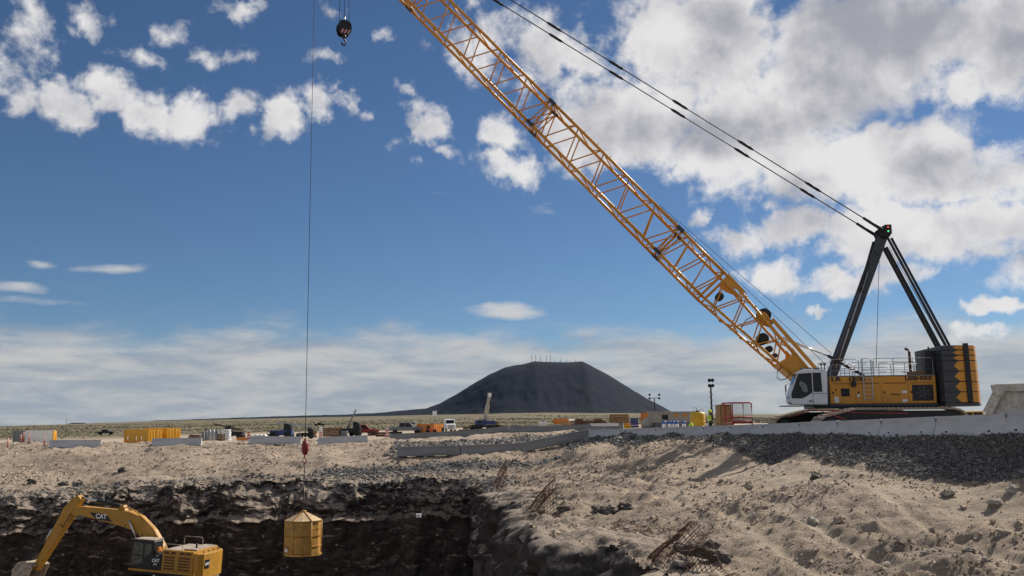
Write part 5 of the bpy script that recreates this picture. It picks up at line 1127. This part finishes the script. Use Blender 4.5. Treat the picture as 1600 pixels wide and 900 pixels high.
g_ = gpx(1455, 68); o = thing('marker_drum', g_, 0, 'orange-topped marker drum behind the barrier under the crane body', 'drum'); MB().lathe([(.15, 0), (.17, .05), (.16, 1.2), (.13, 1.3)], 14).build('drum', 'white_paint', o); MB().lathe([(.15, 1.2), (.18, 1.35), (.15, 1.52), (.06, 1.58)], 14).build('cap', 'orange_paint', o)
# red safety lines strung in front of the crawlers
for (a, c, lb) in (((1272, 638, 56.5), (1322, 655, 53.0), 'red safety rope slanting down to the barrier before the crawler'), ((1285, 642, 56.5), (1420, 646, 53.5), 'long red safety rope strung along the crane crawler'), ((1232, 652, 57.5), (1272, 640, 56.5), 'short red safety rope at the crawler front')):
    p, q = at(*a), at(*c); tag(MB().path([(0, 0, 0), (q - p) * .5 - Vector((0, 0, .04)), q - p], .02, 5).build('safety_rope', 'red_paint', loc=p), lb, 'rope', 'red ropes by the crawlers')

# ------------------------------------------------------------------ the far yard
def container(px, Y, rz, L, ms, me_, label, h=2.6, name='shipping_container'):
    g_ = gpx(px, Y); o = thing(name, g_, rz, label, 'container', 'shipping containers'); w = 2.44
    fr = MB()
    for x in (0, L):
        for y in (0, w): fr.b2((x - .08, y - .08, 0), (x + .08, y + .08, h))
    MB().b2((0, 0, h - .05), (L, w, h)).build('roof', ms, o); MB().b2((0, 0, 0), (L, w, .15)).build('floor_frame', ms, o)
    for x in (0, L):
        for y in (0, w): MB().b2((x - .08, y - .08, 0), (x + .08, y + .08, h + .01)).build('corner_post', me_ if x else ms, o)
    def corr(a, c, m, nm):
        a = Vector(a); c = Vector(c); d = c - a; n = max(8, int(d.length / .14)); nrm = Vector((d.y, -d.x, 0)).normalized(); vs = []
        for k in range(n + 1):
            p = a + d * k / n + nrm * (.018 if (k // 2) % 2 else -.010); vs += [p + Vector((0, 0, .1)), p + Vector((0, 0, h - .05))]
        MB().add(vs, [(2 * k, 2 * k + 2, 2 * k + 3, 2 * k + 1) for k in range(n)]).build(nm, m, o)
    corr((0, 0, 0), (L, 0, 0), ms, 'corrugated_side'); corr((L, w, 0), (0, w, 0), ms, 'corrugated_side'); corr((0, w, 0), (0, 0, 0), ms, 'corrugated_end')
    for s in (0, 1):
        d = MB().b2((L + .0, .06 + s * w / 2, .15), (L + .06, w / 2 - .03 + s * (w / 2 - .03), h - .1)).build('door', me_, o)
        for q in (.3, .8): MB().tube((L + .10, .1 + s * w / 2 + q, .2), (L + .10, .1 + s * w / 2 + q, h - .15), .03, n=6).build('lock_rod', me_, d)
container(40, 182, R(14), 4.9, 'white_paint', 'container_yellow', 'white-sided container with yellow doors at the far left')
container(21, 190, R(4), 2.6, 'grey_metal', 'grey_metal', 'grey container left of the white-sided one')
container(195, 165, R(-36), 7.2, 'container_yellow', 'container_yellow', 'yellow container, dark long side, left of the yellow pair')
container(224, 168, R(-36), 7.2, 'container_yellow', 'container_yellow', 'yellow container, right of the pair, bright doors')
container(652, 150, R(-30), 3.2, 'orange_paint', 'orange_paint', 'small orange container left of the white lorry', 1.5)
container(866, 150, R(-25), 2.6, 'orange_paint', 'white_paint', 'small orange and white container behind the upper road', 1.5)
container(1003, 120, R(-20), 2.0, 'orange_paint', 'orange_paint', 'orange crate-like container left of the beige trailer', 1.8)
def post(px, Y, label, h=1.05):
    g_ = gpx(px, Y); o = thing('delineator_post', g_, 0, label, 'post', 'red delineator posts'); MB().tube((0, 0, .06), (0, 0, h), .06, n=8).build('tube', 'orange_red', o); MB().lathe([(.2, 0), (.2, .05), (.08, .08)], 10).build('base', 'black_steel', o)
    for z in (.65, .85): MB().lathe([(.062, z), (.064, z + .01), (.064, z + .1), (.062, z + .11)], 8).build('reflective_band', 'white_paint', o)
for px, Y, w in ((13, 100, 'leftmost in the picture, thick'), (33, 106, 'left of a close pair before the white container'), (37, 104, 'right of a close pair before the white container'), (46, 103, 'before the white container'), (70, 101, 'beside the leftmost berm barrier'), (199.5, 110, 'leftmost of three before the yellow container'), (213, 110, 'middle one before the yellow container'), (221, 110, 'rightmost before the yellow container')): post(px, Y, f'red delineator post, {w}')
def chevron(px, Y, label, h=1.3):
    g_ = gpx(px, Y); o = thing('channelizer_panel', g_, 0, label, 'traffic panel', 'striped traffic panels'); MB().b2((-.22, -.03, .25), (.22, .03, h)).build('panel', 'white_paint', o)
    for k in range(3): z = .3 + k * .34; MB().add([(-.22, -.034, z), (.22, -.034, z + .18), (.22, -.034, z + .36), (-.22, -.034, z + .18)], [(0, 1, 2, 3)]).build('stripe', 'orange_red', o)
    MB().box((0, 0, .12), (.7, .4, .24)).build('foot', 'black_steel', o)
for px, Y, w in ((389, 112, 'orange and white striped panel left of the third berm barrier'), (501, 125, 'orange and white striped panel behind the rightmost berm barrier'), (605, 112, 'orange and white striped panel at the upper road left end')): chevron(px, Y, w, 1.9 if px == 501 else 1.4)
def cyl(name, px, Y, r, h, m, label, cat, group=None, lie=False, z=0):
    g_ = gpx(px, Y); g_.z += z
    if lie: o = MB().lathe([(.3 * r, -h / 2), (r, -h / 2 + .05), (r, h / 2 - .05), (.3 * r, h / 2)], 18, (0, 0, r), 'y').build(name, m, loc=g_)
    else: o = MB().lathe([(r * .9, 0), (r, .06), (r, h - .1), (r * .8, h), (r * .2, h + .05)], 18).build(name, m, loc=g_)
    return tag(o, label, cat, group)
for k, (px, h, m, w) in enumerate(((317.5, 1.5, 'grey_metal', 'leftmost'), (322, 1.6, 'grey_metal', 'second from left'), (327, 1.7, 'galvanised', 'third from left'), (333, 1.7, 'galvanised', 'fourth from left'), (339, 1.6, 'grey_metal', 'rightmost'))): cyl('upright_tank', px, 152 + k * .4, .27, h, m, f'grey upright steel tank in the far yard, {w} of five', 'tank', 'upright tanks in the far yard')
for px, w in ((401, 'left'), (407, 'middle'), (413, 'right')): cyl('pipe_roll', px, 128, .32, .9, 'white_paint', f'white roll behind the third berm barrier, {w} one', 'roll', 'white rolls', True, .55)
def lumber(px, Y, L, W_, n, m, label, cat='stack', name='timber_stack', rz=0, z=0, t=.25):
    g_ = gpx(px, Y); o = thing(name, (g_.x, g_.y, g_.z + z), rz, label, cat)
    for k in range(n):
        for j in range(3): MB().box((random.uniform(-.08, .08), (j - 1) * W_ / 3, t * (k + .5)), (L * random.uniform(.93, 1), W_ / 3 - .02, t * .88)).build('beam', m, o)
    return o
lumber(301 + 4, 160, 1.8, 1.5, 4, 'rust', 'brown steel bundle left of the grey tanks', name='steel_bundle')
lumber(353, 150, 1.35, 1.1, 5, 'white_paint', 'white wrapped pallet stack right of the grey tanks', name='pallet_stack', t=.36)
lumber(520, 150, 3.2, 1.5, 5, 'brown_crate', 'long brown timber stack behind the rightmost berm barrier', t=.28)
lumber(583, 150, 1.6, 1.2, 3, 'rust', 'rust-brown bundle left of the soil mound')
lumber(968, 130, 2.6, 1.6, 6, 'brown_crate', 'brown timber stack left of the orange crate container', t=.3)
lumber(920, 135, 5.2, 1.6, 5, 'rust', 'long stack of rusty steel behind the upper road', t=.22)
lumber(905, 133, 1.2, 1.2, 6, 'rust', 'short stack of rusty steel left of the long one', t=.22)
lumber(885, 130, 1.5, 1.2, 4, 'plywood', 'pale plywood stack behind the upper road', t=.26)
lumber(979, 112, 1.0, .8, 3, 'container_yellow', 'low yellow crate stack behind the pale barrier row', t=.2, name='crate_stack')
lumber(992, 118, .95, .9, 4, 'blue_paint', 'blue crate stack left of the orange crate container', t=.28, name='crate_stack')
lumber(945, 105, 3.0, .8, 2, 'white_paint', 'long white beams lying behind the far end of the barriers', t=.15, name='beam_stack', z=.6)
lumber(383, 128, 2.0, .9, 2, 'orange_paint', 'low orange equipment crates near the striped panel', t=.42, name='crate_stack')
for px, m, w in ((846, 'white_paint', 'left'), (852, 'white_paint', 'right')): lumber(px, 150, .62, .6, 2, m, f'{w} white tote behind the upper road', name='tote', t=.6)
def machine(px, Y, rz, label, m, arm, name='yard_machine', cat='machine', arm_m='grey_metal', sc=1.0):
    g_ = gpx(px, Y); o = thing(name, g_, rz, label, cat); o.scale = (sc,) * 3
    MB().b2((-1.6, -.7, .55), (1.6, .7, 1.25)).build('chassis', m, o, .05)
    MB().prism([(.4, 1.25), (1.5, 1.25), (1.45, 2.0), (.9, 2.3), (.4, 2.3)], 'y', -.6, .6).build('cab', 'cat_black', o, .04); MB().prism([(.55, 1.5), (1.35, 1.5), (1.3, 1.95), (.9, 2.15), (.55, 2.15)], 'y', -.62, -.605).build('window', 'dark_glass', o)
    for s in (-1, 1):
        for x in (-1.1, 1.1): MB().lathe([(.2, -.18), (.55, -.18), (.55, .18), (.2, .18)], 16, (x, s * .75, .55), 'y').build('wheel', 'tyre', o)
    MB().bar(arm[0], arm[1], .28, w1=.2, h1=.2).build('boom', arm_m, o); MB().tube((-.3, 0, 1.2), Vector(arm[0]).lerp(Vector(arm[1]), .45), .08).build('lift_cylinder', 'chrome', o)
    return o
machine(366, 160, R(180), 'dark crusher machine with a long brown conveyor in the far yard', 'cat_black', ((-1.2, 0, 1.5), (3.6, 0, 2.6)), 'crusher', arm_m='rust')
machine(440, 140, R(0), 'blue boom machine with long grey jib left of the hoist rope', 'blue_paint', ((-.8, 0, 2.3), (4.2, 0, 1.9)), 'boom_truck', arm_m='galvanised')
machine(461, 128, R(0), 'small yellow loader left of the red ball', 'container_yellow', ((-.4, 0, 1.0), (-2.0, 0, .5)), 'loader', arm_m='container_yellow', sc=.5)
machine(478, 140, R(10), 'small dark machine with yellow arm behind the hoist rope', 'cat_black', ((-.4, 0, 1.0), (2.4, 0, 1.3)), 'loader', arm_m='cat_yellow', sc=.7)
machine(548, 150, R(0), 'dark drill rig with a raised slanting mast', 'cat_black', ((-.6, 0, 1.2), (.8, 0, 4.2)), 'drill_rig', arm_m='grey_metal')
machine(674, 146, R(180), 'red and orange loader left of the white lorry', 'orange_red', ((.4, 0, 1.4), (2.0, 0, .8)), 'loader', arm_m='orange_paint', sc=.5)
def lorry():
    g_ = gpx(702, 142); o = thing('lorry', g_, R(-78), 'white lorry facing the pit, left of the mobile crane', 'lorry')
    o.scale = (.68,) * 3
    MB().prism([(0, .6), (2.6, .6), (2.6, 1.7), (1.2, 1.85), (1.0, 2.75), (-.6, 2.85), (-.6, .6)], 'y', -1.1, 1.1).build('cab', 'white_paint', o, .08)
    MB().add([(1.19, -.9, 1.9), (1.19, .9, 1.9), (1.03, .85, 2.65), (1.03, -.85, 2.65)], [(0, 1, 2, 3)]).build('windscreen', 'dark_glass', o); MB().b2((2.6, -.6, .8), (2.64, .6, 1.6)).build('grille', 'galvanised', o)
    for s in (-1, 1):
        MB().tube((-.7, s * 1.0, 1), (-.7, s * 1.0, 3.2), .08).build('exhaust_stack', 'black_steel', o); MB().b2((2.55, s * .95 - .12, .95), (2.65, s * .95 + .12, 1.2)).build('headlight', 'lens', o)
        for x in (1.7, -3, -4.2): MB().lathe([(.2, -.15), (.5, -.15), (.5, .15), (.2, .15)], 16, (x, s * .95, .5), 'y').build('wheel', 'tyre', o)
    MB().b2((-6, -.5, .7), (-.6, .5, 1.0)).build('chassis', 'black_steel', o)
lorry()
def mobile_crane():
    g_ = gpx(757, 146); o = thing('mobile_crane', g_, R(18), 'blue mobile crane with raised white telescopic boom before the butte', 'crane')
    o.scale = (.72,) * 3
    MB().b2((-3.2, -1.2, .7), (3.2, 1.2, 1.25)).build('chassis', 'black_steel', o, .05); MB().b2((-1.9, -1.1, 1.25), (-.3, 1.1, 2.3)).build('carrier_cab', 'blue_paint', o, .08); MB().b2((-1.7, -1.12, 1.7), (-.9, -1.101, 2.15)).build('window', 'dark_glass', o)
    MB().b2((-.2, -1.0, 1.3), (2.2, 1.0, 2.1)).build('upper_works', 'blue_paint', o, .05); MB().b2((2.0, -.9, 1.3), (3.0, .9, 2.0)).build('counterweight', 'brown_crate', o, .05); MB().b2((.2, -1.1, 2.1), (1.0, -.2, 2.9)).build('crane_cab', 'tan_paint', o, .06)
    for s in (-1, 1):
        for x in (-2.4, -1.2, 1.2, 2.4): MB().lathe([(.2, -.15), (.5, -.15), (.5, .15), (.2, .15)], 16, (x, s * 1.05, .5), 'y').build('wheel', 'tyre', o)
    a = Vector((0.0, 0, 1.7)); c = Vector((.75, -1.5, 7.6))
    b_ = MB().bar(a, a.lerp(c, .62), .62, .75).build('boom_stage', 'tan_paint', o); MB().bar(a.lerp(c, .6), c, .46, .58).build('boom_stage', 'tan_paint', o); MB().box(c, (.62, .7, .8)).build('boom_head', 'white_paint', o, .05)
    MB().tube((.6, -.2, 2.0), a.lerp(c, .45), .12).build('lift_cylinder', 'chrome', o)
    MB().tube(c + Vector((.3, 0, 0)), c + Vector((.3, 0, -1.2)), .025).build('rope', 'rope', o); MB().lathe([(.08, -1.9), (.22, -1.7), (.22, -1.3), (.1, -1.15)], 12, c + Vector((.3, 0, 0))).build('hook_block', 'black_steel', o)
mobile_crane()
g_ = gpx(679, 165); o = thing('site_sign', g_, 0, 'pale blank sign board on a post behind the orange container', 'sign'); MB().b2((-.35, -.04, 2.8), (.35, .04, 3.6)).build('board', 'lens', o); MB().tube((0, .06, 0), (0, .06, 3.4), .05).build('post', 'grey_metal', o)
for px, Y, m, lb in ((165, 330, 'cat_black', 'distant dark pickup on the plain left of the yellow containers'), (499, 480, 'cat_black', 'far dark pickup on the plain right of the hoist rope'), (645, 330, 'white_paint', 'distant white pickup above the upper road left end'), (634, 150, 'grey_metal', 'grey pickup in the yard left of the orange container'), (546 + 20, 152, 'red_paint', 'dark red pickup right of the drill rig')):
    pickup(px, Y, .15, m, lb, 'pickups in the yard and on the plain')
g_ = gpx(103, 300); o = MB().tube((0, 0, 0), (0, 0, 6.0), .12, .08).build('utility_pole', 'grey_metal', loc=g_); tag(o, 'thin lone pole on the plain above the leftmost berm barrier', 'pole')
g_ = gpx(790, 150)
for k, px in enumerate((722, 731, 790, 805, 820, 838)):
    lumber(px, 150 + k, 1.2 + .3 * (k % 3), .8, 1 + k % 2, ('cat_black', 'rust', 'rust', 'grey_metal', 'grey_metal', 'tan_paint')[k], 'low ' + ('black', 'rusty', 'dark brown', 'grey', 'long grey', 'tan')[k] + ' material pile behind the upper road, ' + ('right of the lorry', 'left of the mobile crane', 'right of the mobile crane', 'third right of the mobile crane', 'fourth right of the mobile crane', 'left of the white totes')[k], t=.35, name='material_pile')

for px, Y, L_, n_, m_, lb in ((346, 146, .9, 3, 'rust', 'rusty pile between the grey tanks and the white pallet'), (300, 150, 1.2, 2, 'brown_crate', 'brown low pile left of the brown steel bundle'), (424, 146, 1.4, 2, 'grey_metal', 'grey low pile left of the blue boom machine'), (452, 150, 1.6, 3, 'tan_paint', 'tan pile right of the blue boom machine'),
                             (488, 146, 1.2, 3, 'rust', 'rusty pile left of the tall striped panel'), (538, 146, 1.0, 3, 'grey_metal', 'grey pile left of the drill rig'), (597, 140, 1.8, 2, 'rust', 'rusty pile left of the upper road panel'), (618, 138, 2.0, 2, 'cat_black', 'black pile at the upper road left end'), (870, 146, 1.6, 2, 'tan_paint', 'tan pile right of the orange and white container'), (935, 138, 1.2, 4, 'brown_crate', 'brown pile right of the long rusty steel')):
    lumber(px, Y, L_, .9, n_, m_, lb, t=.34, name='material_pile', rz=random.uniform(-.4, .4))

# ------------------------------------------------------------------ air: one closed box of even haze round the whole place
def haze():
    m = bpy.data.materials.new('haze_air'); m.use_nodes = True; t = m.node_tree; t.nodes.clear()
    v = t.nodes.new('ShaderNodeVolumePrincipled'); v.inputs['Color'].default_value = rgb(.45, .68, 1.0); v.inputs['Density'].default_value = 8e-6; v.inputs['Anisotropy'].default_value = 0.0
    o = t.nodes.new('ShaderNodeOutputMaterial'); t.links.new(v.outputs[0], o.inputs['Volume']); MAT['haze'] = m
    tag(MB().b2((-24000, -420, -60), (24000, 9800, 320)).build('haze', 'haze'), kind='stuff')
haze()
